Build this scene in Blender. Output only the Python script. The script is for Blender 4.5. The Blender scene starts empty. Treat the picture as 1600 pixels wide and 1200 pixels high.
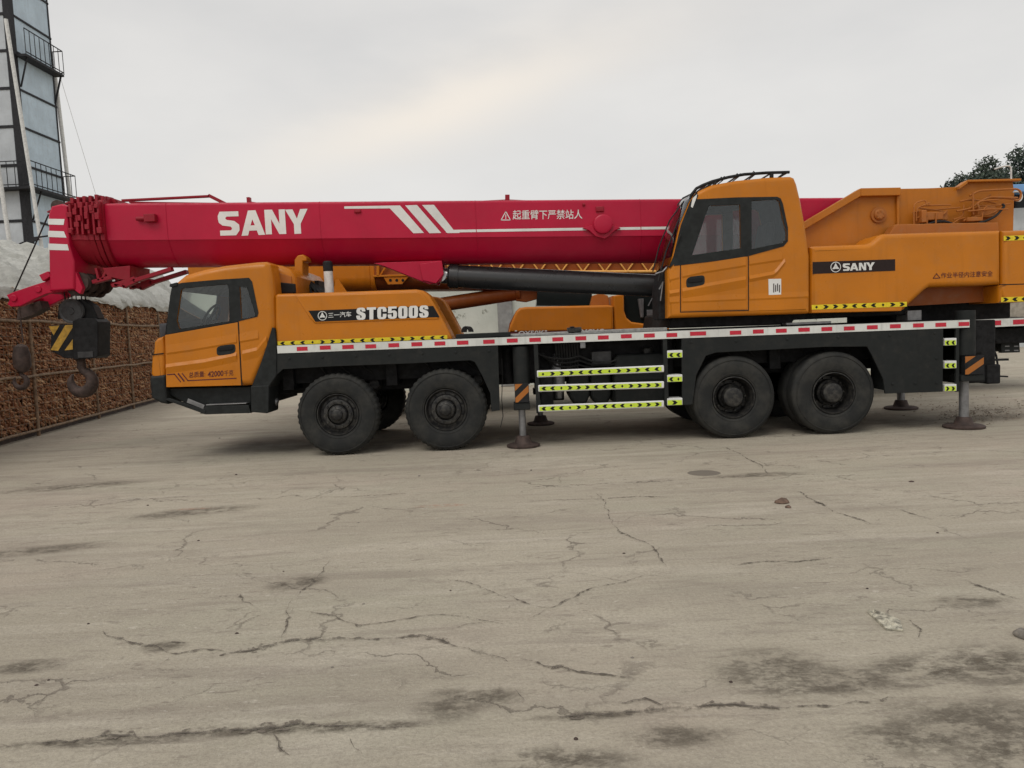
import bpy, bmesh, math, random
from math import sin, cos, pi, radians
from mathutils import Vector, Matrix
from mathutils.geometry import tessellate_polygon
random.seed(7)
SC = bpy.context.scene
COL = SC.collection

# ------------------------------------------------------------------ camera
F, H = 1150.0, 1.606                                   # focal length in photo pixels, eye height
YAW, PITCH, ROLL = radians(0.413), radians(4.21), radians(2.52)
fwd = Vector((-sin(YAW)*cos(PITCH), cos(YAW)*cos(PITCH), -sin(PITCH)))
r0 = Vector((cos(YAW), sin(YAW), 0)); u0 = r0.cross(fwd)
RT = cos(ROLL)*r0 - sin(ROLL)*u0
UP = sin(ROLL)*r0 + cos(ROLL)*u0
EYE = Vector((0, 0, H))
cam_d = bpy.data.cameras.new('camera'); cam = bpy.data.objects.new('camera', cam_d); COL.objects.link(cam)
cam_d.sensor_width = 36; cam_d.lens = 36*F/1600; cam_d.clip_end = 3000; cam_d.clip_start = 0.05
M = Matrix((( RT.x, UP.x, -fwd.x, 0), (RT.y, UP.y, -fwd.y, 0), (RT.z, UP.z, -fwd.z, H), (0, 0, 0, 1)))
cam.matrix_world = M
SC.camera = cam

def ray(px, py):
    return (fwd + RT*((px-800)/F) + UP*((600-py)/F))
def P3(px, py, Y):
    d = ray(px, py); return EYE + d*(Y/d.y)
def A(px, py, Y):
    p = P3(px, py, Y); return (p.x, p.z)
def G(px, py, z=0.0):
    d = ray(px, py); return EYE + d*((z-H)/d.z)
def AA(pts, Y):
    return [A(x, y, Y) for x, y in pts]

# ------------------------------------------------------------------ world, sun, exposure
SUN_EL, SUN_AZ = radians(52), radians(-150)            # azimuth from +Y; behind the camera, to the left
w = bpy.data.worlds.new('World'); SC.world = w; w.use_nodes = True
nt = w.node_tree; N = nt.nodes; L = nt.links; N.clear()
out = N.new('ShaderNodeOutputWorld'); bg = N.new('ShaderNodeBackground'); L.new(bg.outputs[0], out.inputs[0])
bg.inputs[1].default_value = 0.1
sky = N.new('ShaderNodeTexSky'); sky.sky_type = 'NISHITA'; sky.sun_disc = False
sky.sun_elevation = SUN_EL; sky.sun_rotation = SUN_AZ; sky.air_density = 1.5; sky.dust_density = 4
tc = N.new('ShaderNodeTexCoord')
def wn(t, **k):
    n = N.new(t)
    for a, b in k.items(): setattr(n, a, b)
    return n
def wmath(op, a, b=None, c=None):
    n = wn('ShaderNodeMath', operation=op)
    for i, v in enumerate((a, b, c)):
        if v is None: continue
        if isinstance(v, (int, float)): n.inputs[i].default_value = v
        else: L.new(v, n.inputs[i])
    return n.outputs[0]
def wdot(v):
    n = wn('ShaderNodeVectorMath', operation='DOT_PRODUCT'); L.new(tc.outputs['Generated'], n.inputs[0]); n.inputs[1].default_value = v
    return n.outputs['Value']
d1, d2 = ray(470, 245).normalized(), ray(930, 75).normalized()
nrm = d1.cross(d2).normalized(); mid = (d1+d2).normalized(); alo = (d2-d1).normalized()
nz = wn('ShaderNodeTexNoise'); nz.inputs['Scale'].default_value = 3.2; nz.inputs['Detail'].default_value = 5; nz.inputs['Roughness'].default_value = .5
mp = wn('ShaderNodeMapping'); mp.inputs['Scale'].default_value = (1, 1, 2.6); mp.inputs['Rotation'].default_value = (0, radians(18), 0)
L.new(tc.outputs['Generated'], mp.inputs[0]); L.new(mp.outputs[0], nz.inputs['Vector'])
off = wmath('ADD', wdot(nrm), wmath('MULTIPLY', wmath('SUBTRACT', nz.outputs[0], .5), .10))
g1 = wmath('POWER', 2.718, wmath('MULTIPLY', wmath('POWER', wmath('DIVIDE', off, .046), 2), -1))
la = wmath('DIVIDE', wdot(alo), .24)
g2 = wmath('POWER', 2.718, wmath('MULTIPLY', wmath('POWER', la, 2), -1))
fr = wmath('GREATER_THAN', wdot(mid), 0)
streak = wmath('MULTIPLY', wmath('MULTIPLY', g1, g2), fr)
cr = wn('ShaderNodeValToRGB'); e = cr.color_ramp.elements
e[0].position = .3; e[0].color = (5.6, 5.55, 5.5, 1); e[1].position = .72; e[1].color = (6.7, 6.55, 6.35, 1)
L.new(nz.outputs[0], cr.inputs[0])
sep = wn('ShaderNodeSeparateXYZ'); L.new(tc.outputs['Generated'], sep.inputs[0])
hz = wn('ShaderNodeMapRange'); hz.inputs[1].default_value = 0.02; hz.inputs[2].default_value = .38; hz.inputs[3].default_value = 1; hz.inputs[4].default_value = 0
L.new(sep.outputs[2], hz.inputs[0])
def wmix(f, a, b):
    n = wn('ShaderNodeMix', data_type='RGBA')
    if isinstance(f, float): n.inputs[0].default_value = f
    else: L.new(f, n.inputs[0])
    for v, s in ((a, n.inputs[6]), (b, n.inputs[7])):
        if isinstance(v, tuple): s.default_value = v
        else: L.new(v, s)
    return n.outputs[2]
c = wmix(wmath('MULTIPLY', hz.outputs[0], .75), cr.outputs[0], (6.75, 6.75, 6.65, 1))
c = wmix(wmath('MULTIPLY', streak, .68), c, (8.3, 7.5, 6.5, 1))
hs = wn('ShaderNodeHueSaturation'); hs.inputs['Saturation'].default_value = .25; L.new(sky.outputs[0], hs.inputs['Color'])
c = wmix(.90, hs.outputs[0], c)                        # an overcast deck over the clear-air sky
L.new(c, bg.inputs[0])
sd = bpy.data.lights.new('sun', 'SUN'); sd.energy = 0.9; sd.angle = radians(35); sd.color = (1, .95, .88)
so = bpy.data.objects.new('sun', sd); COL.objects.link(so)
sdir = Vector((sin(SUN_AZ)*cos(SUN_EL), cos(SUN_AZ)*cos(SUN_EL), sin(SUN_EL)))
so.rotation_euler = sdir.to_track_quat('Z', 'Y').to_euler()
SC.view_settings.view_transform = 'Standard'; SC.view_settings.look = 'None'
SC.view_settings.exposure = 0.3; SC.view_settings.gamma = 1
SC.cycles.max_bounces = 8; SC.cycles.transparent_max_bounces = 16
SC.cycles.use_denoising = True

# ------------------------------------------------------------------ materials
def srgb(r, g, b):
    f = lambda v: (v/255/12.92) if v <= 10 else ((v/255+.055)/1.055)**2.4
    return (f(r), f(g), f(b), 1)
class NT:
    def __init__(s, name):
        s.m = bpy.data.materials.new(name); s.m.use_nodes = True
        s.t = s.m.node_tree; s.n = s.t.nodes; s.l = s.t.links
        s.b = s.n['Principled BSDF']; s.out = s.n['Material Output']
        s.tc = s.n.new('ShaderNodeTexCoord')
    def set(s, sock, v):
        if hasattr(v, 'is_output'): s.l.new(v, sock)
        else: sock.default_value = v
    def noise(s, scale, detail=4, rough=.55, stretch=None, coord='Object', rot=None, dist=0):
        n = s.n.new('ShaderNodeTexNoise'); n.inputs['Scale'].default_value = scale
        n.inputs['Detail'].default_value = detail; n.inputs['Roughness'].default_value = rough; n.inputs['Distortion'].default_value = dist
        v = s.tc.outputs[coord]
        if stretch or rot:
            m = s.n.new('ShaderNodeMapping')
            if stretch: m.inputs['Scale'].default_value = stretch
            if rot: m.inputs['Rotation'].default_value = rot
            s.l.new(v, m.inputs[0]); v = m.outputs[0]
        s.l.new(v, n.inputs['Vector']); return n.outputs[0]
    def ramp(s, f, p0, p1, v0=0., v1=1.):
        n = s.n.new('ShaderNodeMapRange'); s.l.new(f, n.inputs[0])
        for i, v in zip((1, 2, 3, 4), (p0, p1, v0, v1)): n.inputs[i].default_value = v
        n.interpolation_type = 'SMOOTHSTEP'
        return n.outputs[0]
    def math(s, op, a, b=0.):
        n = s.n.new('ShaderNodeMath'); n.operation = op; s.set(n.inputs[0], a); s.set(n.inputs[1], b); return n.outputs[0]
    def mix(s, f, a, b, blend='MIX'):
        n = s.n.new('ShaderNodeMix'); n.data_type = 'RGBA'; n.blend_type = blend
        s.set(n.inputs[0], f); s.set(n.inputs[6], a); s.set(n.inputs[7], b); return n.outputs[2]
    def bump(s, h, strength=.3, dist=.01):
        n = s.n.new('ShaderNodeBump'); n.inputs['Strength'].default_value = strength; n.inputs['Distance'].default_value = dist
        s.l.new(h, n.inputs['Height']); s.l.new(n.outputs[0], s.b.inputs['Normal'])
    def col(s, v): s.set(s.b.inputs['Base Color'], v)
    def rough(s, v): s.set(s.b.inputs['Roughness'], v)
def mul(c, k): return (min(c[0]*k, 1), min(c[1]*k, 1), min(c[2]*k, 1), 1)

def paint(name, c, rough=.40, dust=.13, dustc=(.25, .18, .11, 1), coat=.07, spec=.28, streak=True):
    t = NT(name)
    a = t.ramp(t.noise(1.3, 5), .3, .7)
    k = t.mix(a, mul(c, .90), mul(c, 1.06))
    d = t.ramp(t.noise(7, 6, .65), .45, .8)
    k = t.mix(t.math('MULTIPLY', d, dust), k, dustc); dr = t.ramp(t.noise(1.1, 6, .7, (1, 1, 1.8)), .48, .72); k = t.mix(t.math('MULTIPLY', dr, dust*.9), k, mul(c, .72))
    if streak:
        sr = t.ramp(t.noise(3.0, 5, .6, (3.5, 3.5, .28)), .52, .78)
        k = t.mix(t.math('MULTIPLY', sr, dust*1.7), k, mul(c, .58))
        sp = t.ramp(t.noise(38, 3, .6), .66, .76)
        k = t.mix(t.math('MULTIPLY', sp, dust*2.2), k, mul(dustc, .6))
    t.col(k); t.rough(t.ramp(t.noise(9, 5), .3, .75, rough-.07, rough+.18))
    t.b.inputs['Coat Weight'].default_value = coat; t.b.inputs['Coat Roughness'].default_value = .16
    t.b.inputs['Specular IOR Level'].default_value = spec
    t.bump(t.noise(2.2, 3), .10, .02)
    return t.m
def plain(name, c, rough=.6, metal=0., var=.15, scale=12, bump=.15):
    t = NT(name); a = t.ramp(t.noise(scale, 5, .6), .3, .7)
    t.col(t.mix(a, mul(c, 1-var), mul(c, 1+var))); t.rough(rough); t.b.inputs['Metallic'].default_value = metal
    if max(c[:3]) < .03: t.b.inputs['Specular IOR Level'].default_value = .2
    if bump: t.bump(t.noise(scale*3, 4), bump, .005)
    return t.m
MAT = {}
ORANGE = (.51, .167, .006, 1)
MAT['orange'] = paint('orange_paint', ORANGE, .34)
MAT['orange_worn'] = paint('worn_orange_paint', (.38, .128, .022, 1), .52, .30)
MAT['orange_dull'] = paint('dull_orange_paint', (.44, .146, .010, 1), .46, .18)
MAT['orange_far'] = paint('orange_yellow_paint', (.56, .175, .006, 1), .42, .15)
MAT['brown_far'] = paint('dull_orange_paint', (.30, .080, .014, 1), .5, .3)  # brown of the far crane; also the painted-in shade of the recess panel
MAT['red'] = paint('red_boom_paint', (.44, .0035, .036, 1), .40, .04, (.28, .12, .10, 1))
MAT['red_dark'] = paint('dark_red_paint', (.27, .005, .018, 1), .5, .15, (.2, .08, .06, 1))
MAT['grey'] = paint('dark_grey_paint', (.016, .018, .018, 1), .6, .25, (.06, .054, .046, 1), 0, .2)
MAT['black'] = plain('black_paint', (.014, .014, .015, 1), .5, 0, .4)
MAT['underbody'] = plain('greasy_black_steel', (.012, .012, .013, 1), .7, 0, .5)
MAT['cyl'] = paint('black_cylinder_paint', (.022, .023, .025, 1), .32, .15, (.08, .07, .06, 1), .2, .5, False)
MAT['plastic'] = plain('dark_plastic', (.017, .019, .019, 1), .55, 0, .25)
MAT['white'] = paint('white_marking', (.72, .72, .70, 1), .5, .25, (.4, .38, .34, 1), 0, .3, False)
MAT['strip_white'] = paint('white_reflective_tape', (.66, .67, .64, 1), .45, .35, (.35, .33, .29, 1), 0, .3)
MAT['strip_red'] = plain('red_reflective_tape', (.50, .012, .035, 1), .4, 0, .15, 60, 0)
MAT['tape_yellow'] = plain('yellow_tape', (.72, .56, .012, 1), .45, 0, .1, 30, 0)
MAT['tape_green'] = plain('fluorescent_yellow_tape', (.56, .72, .045, 1), .45, 0, .1, 30, 0)
MAT['ink'] = plain('black_ink', (.010, .010, .011, 1), .5, 0, .1, 30, 0)
MAT['band'] = plain('dark_brown_band', (.022, .013, .012, 1), .42, 0, .1, 30, 0)
MAT['maroon'] = plain('dark_red_ink', (.085, .006, .008, 1), .5, 0, .2, 60, 0)
MAT['chrome'] = plain('dull_chrome', (.42, .42, .42, 1), .28, .9, .1)
MAT['rod'] = plain('worn_grey_steel', (.20, .20, .205, 1), .4, .5, .2)
MAT['rust'] = plain('rusty_steel', (.060, .040, .034, 1), .75, .2, .4)
MAT['white_pipe'] = plain('pale_pipe', (.60, .60, .58, 1), .45, 0, .15)
MAT['hose'] = plain('rubber_hose', (.02, .02, .02, 1), .5, 0, .3)
MAT['beige'] = plain('beige_trim', (.36, .32, .26, 1), .8, 0, .2)
MAT['seat'] = plain('dark_fabric', (.05, .05, .055, 1), .9, 0, .2)
def rubber():
    t = NT('dusty_rubber')
    a = t.ramp(t.noise(5, 6, .65), .35, .75)
    k = t.mix(a, (.015, .016, .016, 1), (.038, .037, .033, 1))
    t.col(k); t.rough(.75); t.b.inputs['Specular IOR Level'].default_value = .3
    t.bump(t.noise(60, 4), .25, .004); return t.m
MAT['rubber'] = rubber()
def rimm():
    t = NT('dirty_black_rim')
    a = t.ramp(t.noise(14, 6, .7), .4, .7)
    t.col(t.mix(a, (.012, .012, .013, 1), (.06, .057, .05, 1))); t.rough(.5); t.b.inputs['Metallic'].default_value = .3
    t.bump(t.noise(40, 4), .3, .004); return t.m
MAT['rim'] = rimm()
def glass(name, tint, k=.10):
    t = NT(name); t.n.remove(t.b)
    tr = t.n.new('ShaderNodeBsdfTransparent'); tr.inputs[0].default_value = tint
    gl = t.n.new('ShaderNodeBsdfGlossy'); gl.inputs['Roughness'].default_value = .04; gl.inputs[0].default_value = (.9, .93, .95, 1)
    fr = t.n.new('ShaderNodeFresnel'); fr.inputs[0].default_value = 1.5
    mx = t.n.new('ShaderNodeMixShader')
    t.l.new(t.math('ADD', fr.outputs[0], k), mx.inputs[0]); t.l.new(tr.outputs[0], mx.inputs[1]); t.l.new(gl.outputs[0], mx.inputs[2])
    t.l.new(mx.outputs[0], t.out.inputs[0]); return t.m
MAT['glass'] = glass('cab_glass', (.95, .97, .96, 1), .0)
MAT['dark_glass'] = glass('tinted_glass', (.80, .83, .83, 1), .01)
MAT['opaque_glass'] = plain('dark_opaque_glass', (.012, .016, .016, 1), .12, 0, .1, 3, 0)

# ------------------------------------------------------------------ mesh helpers
def inset(poly, d):
    n = len(poly); ar = sum(poly[i][0]*poly[(i+1) % n][1]-poly[(i+1) % n][0]*poly[i][1] for i in range(n))
    s = 1 if ar > 0 else -1; o = []
    for i in range(n):
        p, q, r = Vector(poly[i-1]), Vector(poly[i]), Vector(poly[(i+1) % n])
        a = (q-p); b = (r-q)
        if a.length < 1e-6 or b.length < 1e-6: o.append(tuple(q)); continue
        a.normalize(); b.normalize()
        na, nb = Vector((-a.y, a.x))*s, Vector((-b.y, b.x))*s
        m = (na+nb)
        if m.length < 1e-4: o.append(tuple(q+na*d)); continue
        m.normalize(); k = min(1/max(m.dot(na), .35), 2.2)
        o.append(tuple(q+m*d*k))
    return o
class MB:
    def __init__(s): s.v = []; s.f = []; s.mi = []; s.m = 0
    def add(s, vs, fs):
        o = len(s.v); s.v += [tuple(v) for v in vs]; s.f += [tuple(i+o for i in f) for f in fs]; s.mi += [s.m]*len(fs); return s
    def box(s, x0, x1, y0, y1, z0, z1):
        return s.add([(x, y, z) for x in (x0, x1) for y in (y0, y1) for z in (z0, z1)],
                     [(0, 1, 3, 2), (4, 6, 7, 5), (0, 4, 5, 1), (2, 3, 7, 6), (0, 2, 6, 4), (1, 5, 7, 3)])
    def prism(s, poly, y0, y1):
        n = len(poly)
        return s.add([(x, y0, z) for x, z in poly]+[(x, y1, z) for x, z in poly],
                     [tuple(range(n)), tuple(range(2*n-1, n-1, -1))]+[(i, i+n, (i+1) % n+n, (i+1) % n) for i in range(n)])
    def loops(s, ls, cap0=True, cap1=True, skip=(), mid=-1):
        n = len(ls[0]); vs = [v for l in ls for v in l]; fs = []
        for k in range(len(ls)-1):
            for i in range(n):
                if k == mid and i in skip: continue
                j = (i+1) % n; fs.append((k*n+i, (k+1)*n+i, (k+1)*n+j, k*n+j))
        if cap0: fs.append(tuple(range(n)))
        if cap1: fs.append(tuple(range(len(ls)*n-1, (len(ls)-1)*n-1, -1)))
        return s.add(vs, fs)
    def rprism(s, poly, y0, y1, r, n=4, far=True, cap0=True, cap1=True, skip=()):
        ls = [[(x, y0+r*(1-cos(pi/2*k/n)), z) for x, z in inset(poly, r*(1-sin(pi/2*k/n)))] for k in range(n+1)]
        if far: ls += [[(x, y1-r*(1-cos(pi/2*k/n)), z) for x, z in inset(poly, r*(1-sin(pi/2*k/n)))] for k in range(n, -1, -1)]
        else: ls.append([(x, y1, z) for x, z in poly])
        return s.loops(ls, cap0, cap1, skip, n)
    def face(s, outer, holes, y, depth=0):             # one flat face with openings, and the reveals of the openings
        polys = [[Vector((x, z, 0)) for x, z in p] for p in [outer]+holes]
        s.add([(p.x, y, p.y) for q in polys for p in q], [tuple(t) for t in tessellate_polygon(polys)])
        for p in holes if depth else ():
            n = len(p); q = inset(p, .0005)
            s.add([(x, y+.0004, z) for x, z in q]+[(x, y+depth, z) for x, z in q], [(i, i+n, (i+1) % n+n, (i+1) % n) for i in range(n)])
        return s
    def holed(s, outer, holes, y0, y1):
        for y, flip in ((y0, 0), (y1, 1)):
            polys = [[Vector((x, z, 0)) for x, z in p] for p in [outer]+holes]
            flat = [(p.x, y, p.y) for q in polys for p in q]
            s.add(flat, [tuple(t) for t in tessellate_polygon(polys)])
        for p in [outer]+holes:
            n = len(p)
            s.add([(x, y0, z) for x, z in p]+[(x, y1, z) for x, z in p], [(i, i+n, (i+1) % n+n, (i+1) % n) for i in range(n)])
        return s
    def tube(s, pts, r, seg=10):
        pts = [Vector(p) for p in pts]; n = len(pts); rs = r if isinstance(r, (list, tuple)) else [r]*n
        ls = []; ref = None
        for i, p in enumerate(pts):
            t = (pts[min(i+1, n-1)]-pts[max(i-1, 0)]).normalized()
            if ref is None:
                ref = Vector((0, 0, 1)) if abs(t.z) < .9 else Vector((0, 1, 0))
            a = (ref - t*ref.dot(t)).normalized(); ref = a; b = t.cross(a)
            ls.append([tuple(p+rs[i]*(cos(2*pi*k/seg)*a+sin(2*pi*k/seg)*b)) for k in range(seg)])
        return s.loops(ls)
    def bar(s, p, q, w, h):
        p, q = Vector(p), Vector(q); t = (q-p).normalized(); ref = Vector((0, 1, 0)) if abs(t.y) < .9 else Vector((0, 0, 1))
        a = (ref-t*ref.dot(t)).normalized(); b = t.cross(a)
        return s.loops([[tuple(c+a*w/2*i+b*h/2*j) for i, j in ((-1, -1), (1, -1), (1, 1), (-1, 1))] for c in (p, q)])
    def lathe(s, c, prof, seg=48, mod=None, axis='y', ring=False, cap0=True, cap1=True):
        ls = []
        for r, t in prof:
            l = []
            for k in range(seg):
                rr = r if mod is None else mod(r, t, k); a = 2*pi*k/seg
                if axis == 'y': l.append((c[0]+rr*cos(a), c[1]+t, c[2]+rr*sin(a)))
                elif axis == 'z': l.append((c[0]+rr*cos(a), c[1]+rr*sin(a), c[2]+t))
                else: l.append((c[0]+t, c[1]+rr*cos(a), c[2]+rr*sin(a)))
            ls.append(l)
        if ring: ls.append(list(ls[0])); cap0 = cap1 = False
        return s.loops(ls, cap0, cap1)
    def flat(s, pts): return s.add(pts, [tuple(range(len(pts)))])
    def poly(s, xz, y): return s.flat([(x, y, z) for x, z in xz])
    def build(s, name, mats, parent=None, bevel=0, ang=32, seg=2, kind=None, split=False):
        if split: return s.build_pieces(name, mats, parent, bevel, ang, seg)
        me = bpy.data.meshes.new(name); me.from_pydata(s.v, [], s.f)
        for m in (mats if isinstance(mats, (list, tuple)) else [mats]): me.materials.append(MAT[m] if isinstance(m, str) else m)
        me.polygons.foreach_set('material_index', s.mi)
        bm = bmesh.new(); bm.from_mesh(me); bmesh.ops.remove_doubles(bm, verts=bm.verts, dist=1e-5)
        bmesh.ops.recalc_face_normals(bm, faces=bm.faces)
        for f in bm.faces: f.smooth = True
        for ed in bm.edges:
            if len(ed.link_faces) == 2 and ed.calc_face_angle(0) > radians(ang): ed.smooth = False
        bm.to_mesh(me); bm.free()
        o = bpy.data.objects.new(name, me); COL.objects.link(o)
        if parent is not None: attach(o, parent)
        if bevel:
            b = o.modifiers.new('bevel', 'BEVEL'); b.width = bevel; b.segments = seg; b.limit_method = 'ANGLE'; b.angle_limit = radians(40)
            b.harden_normals = True; b.use_clamp_overlap = True
        if len(s.f) < 12000:
            wn_ = o.modifiers.new('weighted_normal', 'WEIGHTED_NORMAL'); wn_.keep_sharp = True; wn_.weight = 60
        if kind: o['kind'] = kind
        return o
    def build_pieces(s, name, mats, parent, bevel, ang, seg):   # every loose piece becomes an object of its own
        par = list(range(len(s.v))); key = {}
        def find(a):
            while par[a] != a: par[a] = par[par[a]]; a = par[a]
            return a
        for f in s.f:
            for i in f[1:]: par[find(i)] = find(f[0])
        grp = {}
        for f, mi in zip(s.f, s.mi): grp.setdefault(find(f[0]), []).append((f, mi))
        obs = []
        for fs in grp.values():
            b = MB(); ids = {}
            for f, mi in fs:
                for i in f:
                    if i not in ids: ids[i] = len(b.v); b.v.append(s.v[i])
                b.f.append(tuple(ids[i] for i in f)); b.mi.append(mi)
            obs.append(b.build(name, mats, parent, bevel, ang, seg))
        return obs[0]
WL = {}                                                # world location of every parent
def attach(o, parent):
    o.parent = parent; o.matrix_parent_inverse = Matrix.Translation(-WL.get(parent.name, Vector((0, 0, 0))))
def thing(name, loc, label, cat, group=None):
    o = bpy.data.objects.new(name, None); COL.objects.link(o); o.location = loc; o.empty_display_size = .2
    WL[o.name] = Vector(loc); return tag(o, label, cat, group)
def tag(o, label, cat, group=None):
    o['label'] = label; o['category'] = cat
    if group: o['group'] = group
    return o
def structure(o): o['kind'] = 'structure'; return o
def copy_part(o, parent, dx=0, dy=0, dz=0, rz=0):      # a copy of a part and its sub-parts, moved
    c = o.copy(); COL.objects.link(c); c.parent = parent
    c.matrix_parent_inverse = o.matrix_parent_inverse.copy()
    c.location = o.location + Vector((dx, dy, dz)); c.rotation_euler.z += rz
    for k in list(o.children):
        d = k.copy(); COL.objects.link(d); d.parent = c; d.matrix_parent_inverse = k.matrix_parent_inverse.copy()
    return c

# ------------------------------------------------------------------ lettering
_txt = {}
def glyphs(s, bold=0.0):
    if (s, bold) in _txt: return _txt[(s, bold)]
    cu = bpy.data.curves.new('lettering', 'FONT'); cu.body = s; cu.size = 1; cu.offset = bold; cu.resolution_u = 3
    ob = bpy.data.objects.new('lettering', cu); COL.objects.link(ob)
    dg = bpy.context.evaluated_depsgraph_get(); dg.update()
    me = bpy.data.meshes.new_from_object(ob.evaluated_get(dg))
    vs = [(v.co.x, v.co.y) for v in me.vertices]; fs = [tuple(p.vertices) for p in me.polygons]
    bpy.data.objects.remove(ob); bpy.data.curves.remove(cu); bpy.data.meshes.remove(me)
    xs = [v[0] for v in vs] or [0, 1]; ys = [v[1] for v in vs] or [0, 1]
    x0, x1, y0, y1 = min(xs), max(xs), min(ys), max(ys)
    vs = [((x-x0)/max(x1-x0, 1e-6), (y-y0)/max(y1-y0, 1e-6)) for x, y in vs]
    _txt[(s, bold)] = (vs, fs); return vs, fs
def write(mb, s, bl, br, tl, Y, y, bold=0.0):          # photo points on plane Y, mesh laid on plane y
    vs, fs = glyphs(s, bold); a = Vector(A(*bl, Y)); u = Vector(A(*br, Y))-a; v = Vector(A(*tl, Y))-a
    mb.add([(*(lambda q: (q.x, y, q.y))(a+u*p+v*q2),) for p, q2 in vs], fs)
SANY = {
 'S': [[(0.0,.68),(0.0,.82),(.10,1),(1,1),(1,.79),(.42,.79),(.36,.74),(.36,.70),(.42,.65),(.78,.60),(1,.44),(1,.20),(.82,0),(.06,0),(.06,.21),(.58,.21),(.64,.26),(.64,.31),(.58,.37),(.20,.42),(.03,.54)]],
 'A': [[(0,0),(.34,1),(.50,1),(.50,.64),(.41,.40),(.50,.40),(.50,.19),(.34,.19),(.28,0)], [(1,0),(.66,1),(.50,1),(.50,.64),(.59,.40),(.50,.40),(.50,.19),(.66,.19),(.72,0)]],
 'N': [[(0,0),(0,1),(.38,1),(.70,.42),(.70,1),(1,1),(1,0),(.66,0),(.30,.62),(.30,0)]],
 'Y': [[(0,1),(.33,1),(.50,.62),(.67,1),(1,1),(.65,.40),(.65,0),(.35,0),(.35,.40)]]}
def sany(mb, boxes, Y, y):                             # boxes: (left, right, bottom_left_y, bottom_right_y, height) per letter
    for ch, (x0, x1, yb0, yb1, h) in zip('SANY', boxes):
        a = Vector(A(x0, yb0, Y)); u = Vector(A(x1, yb1, Y))-a; v = Vector(A(x0, yb0-h, Y))-a; v.x = 0
        for pl in SANY[ch]:
            q = [a+u*p+v*r for p, r in pl]
            tr = tessellate_polygon([[Vector((k.x, k.y, 0)) for k in q]])
            mb.add([(k.x, y, k.y) for k in q], [tuple(t) for t in tr])
def _rr(x0, y0, x1, y1, r, k=1.0):                     # rounded rectangle, corners r wide and r*k high
    o = []
    for cx, cy, a0 in ((x1-r, y1-r*k, 0), (x0+r, y1-r*k, 90), (x0+r, y0+r*k, 180), (x1-r, y0+r*k, 270)):
        for j in range(5): a = radians(a0+22.5*j); o.append((cx+r*cos(a), cy+r*k*sin(a)))
    return o
HEAVY = {
 'S': [[[(0,.36),(0,.24),(.08,.06),(.28,0),(.72,0),(.92,.06),(1,.22),(1,.40),(.90,.54),(.64,.62),(.46,.68),(.42,.73),(.42,.80),(.50,.85),(.58,.80),(.58,.68),(.98,.68),(.98,.78),(.90,.94),(.70,1),(.30,1),(.10,.94),(.02,.78),(.02,.64),(.12,.50),(.42,.40),(.54,.34),(.58,.28),(.58,.20),(.50,.15),(.42,.20),(.42,.36)]]],
 'T': [[[(.29,0),(.71,0),(.71,.80),(1,.80),(1,1),(0,1),(0,.80),(.29,.80)]]],
 'C': [[[(1,.60),(1,.78),(.92,.94),(.72,1),(.28,1),(.08,.94),(0,.78),(0,.22),(.08,.06),(.28,0),(.72,0),(.92,.06),(1,.22),(1,.42),(.60,.42),(.60,.20),(.50,.15),(.41,.20),(.41,.80),(.50,.85),(.60,.80),(.60,.60)]]],
 '5': [[[(.04,1),(.96,1),(.96,.83),(.42,.83),(.41,.62),(.54,.68),(.76,.68),(.93,.60),(1,.46),(1,.22),(.92,.06),(.72,0),(.28,0),(.08,.06),(0,.22),(0,.36),(.40,.36),(.41,.20),(.50,.15),(.59,.20),(.59,.46),(.50,.52),(.41,.46),(.02,.46)]]],
 '0': [[_rr(0, 0, 1, 1, .28, .8), _rr(.41, .16, .59, .84, .08, .8)]]}
def heavy(mb, text, bl, br, tl, Y, y, gap=.14):
    a = Vector(A(*bl, Y)); u = Vector(A(*br, Y))-a; v = Vector(A(*tl, Y))-a; n = len(text); wd = 1/(n+gap*(n-1))
    for i, ch in enumerate(text):
        for loops in HEAVY[ch]:
            q = [[a+u*((x+i*(1+gap))*wd)+v*z for x, z in l] for l in loops]
            tr = tessellate_polygon([[Vector((k.x, k.y, 0)) for k in l] for l in q]); mb.add([(k.x, y, k.y) for l in q for k in l], [tuple(t) for t in tr])
def logo(mb, cx, cy, r, Y, y):
    c = Vector(A(cx, cy, Y)); R = abs(A(cx+r, cy, Y)[0]-c.x); n = 28
    o = [(c.x+R*cos(2*pi*k/n), y, c.y+R*sin(2*pi*k/n)) for k in range(n)]
    i = [(c.x+R*.86*cos(2*pi*k/n), y, c.y+R*.86*sin(2*pi*k/n)) for k in range(n)]
    mb.add(o+i, [(k, (k+1) % n, (k+1) % n+n, k+n) for k in range(n)])
    for a0 in (90, 210, 330):
        a = radians(a0); t = Vector((cos(a), sin(a))); p = Vector((-t.y, t.x))
        q = [c+t*R*.80, c+t*R*.18+p*R*.30, c+t*R*.02, c+t*R*.18-p*R*.30]
        mb.add([(k.x, y, k.y) for k in q], [(0, 1, 2, 3)])
def ribbon(mb, p, q, h, Y, y):                         # a straight band between two photo points (its centre line), h photo px high
    a, b = Vector(A(*p, Y)), Vector(A(*q, Y)); hh = abs(A(p[0], p[1]+h/2, Y)[1]-a.y)
    mb.poly([(a.x, a.y-hh), (b.x, b.y-hh), (b.x, b.y+hh), (a.x, a.y+hh)], y)
    return a, b, hh
ARW = [(-.5, .5), (.05, .5), (.5, 0), (.05, -.5), (-.5, -.5), (-.16, 0)]
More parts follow.
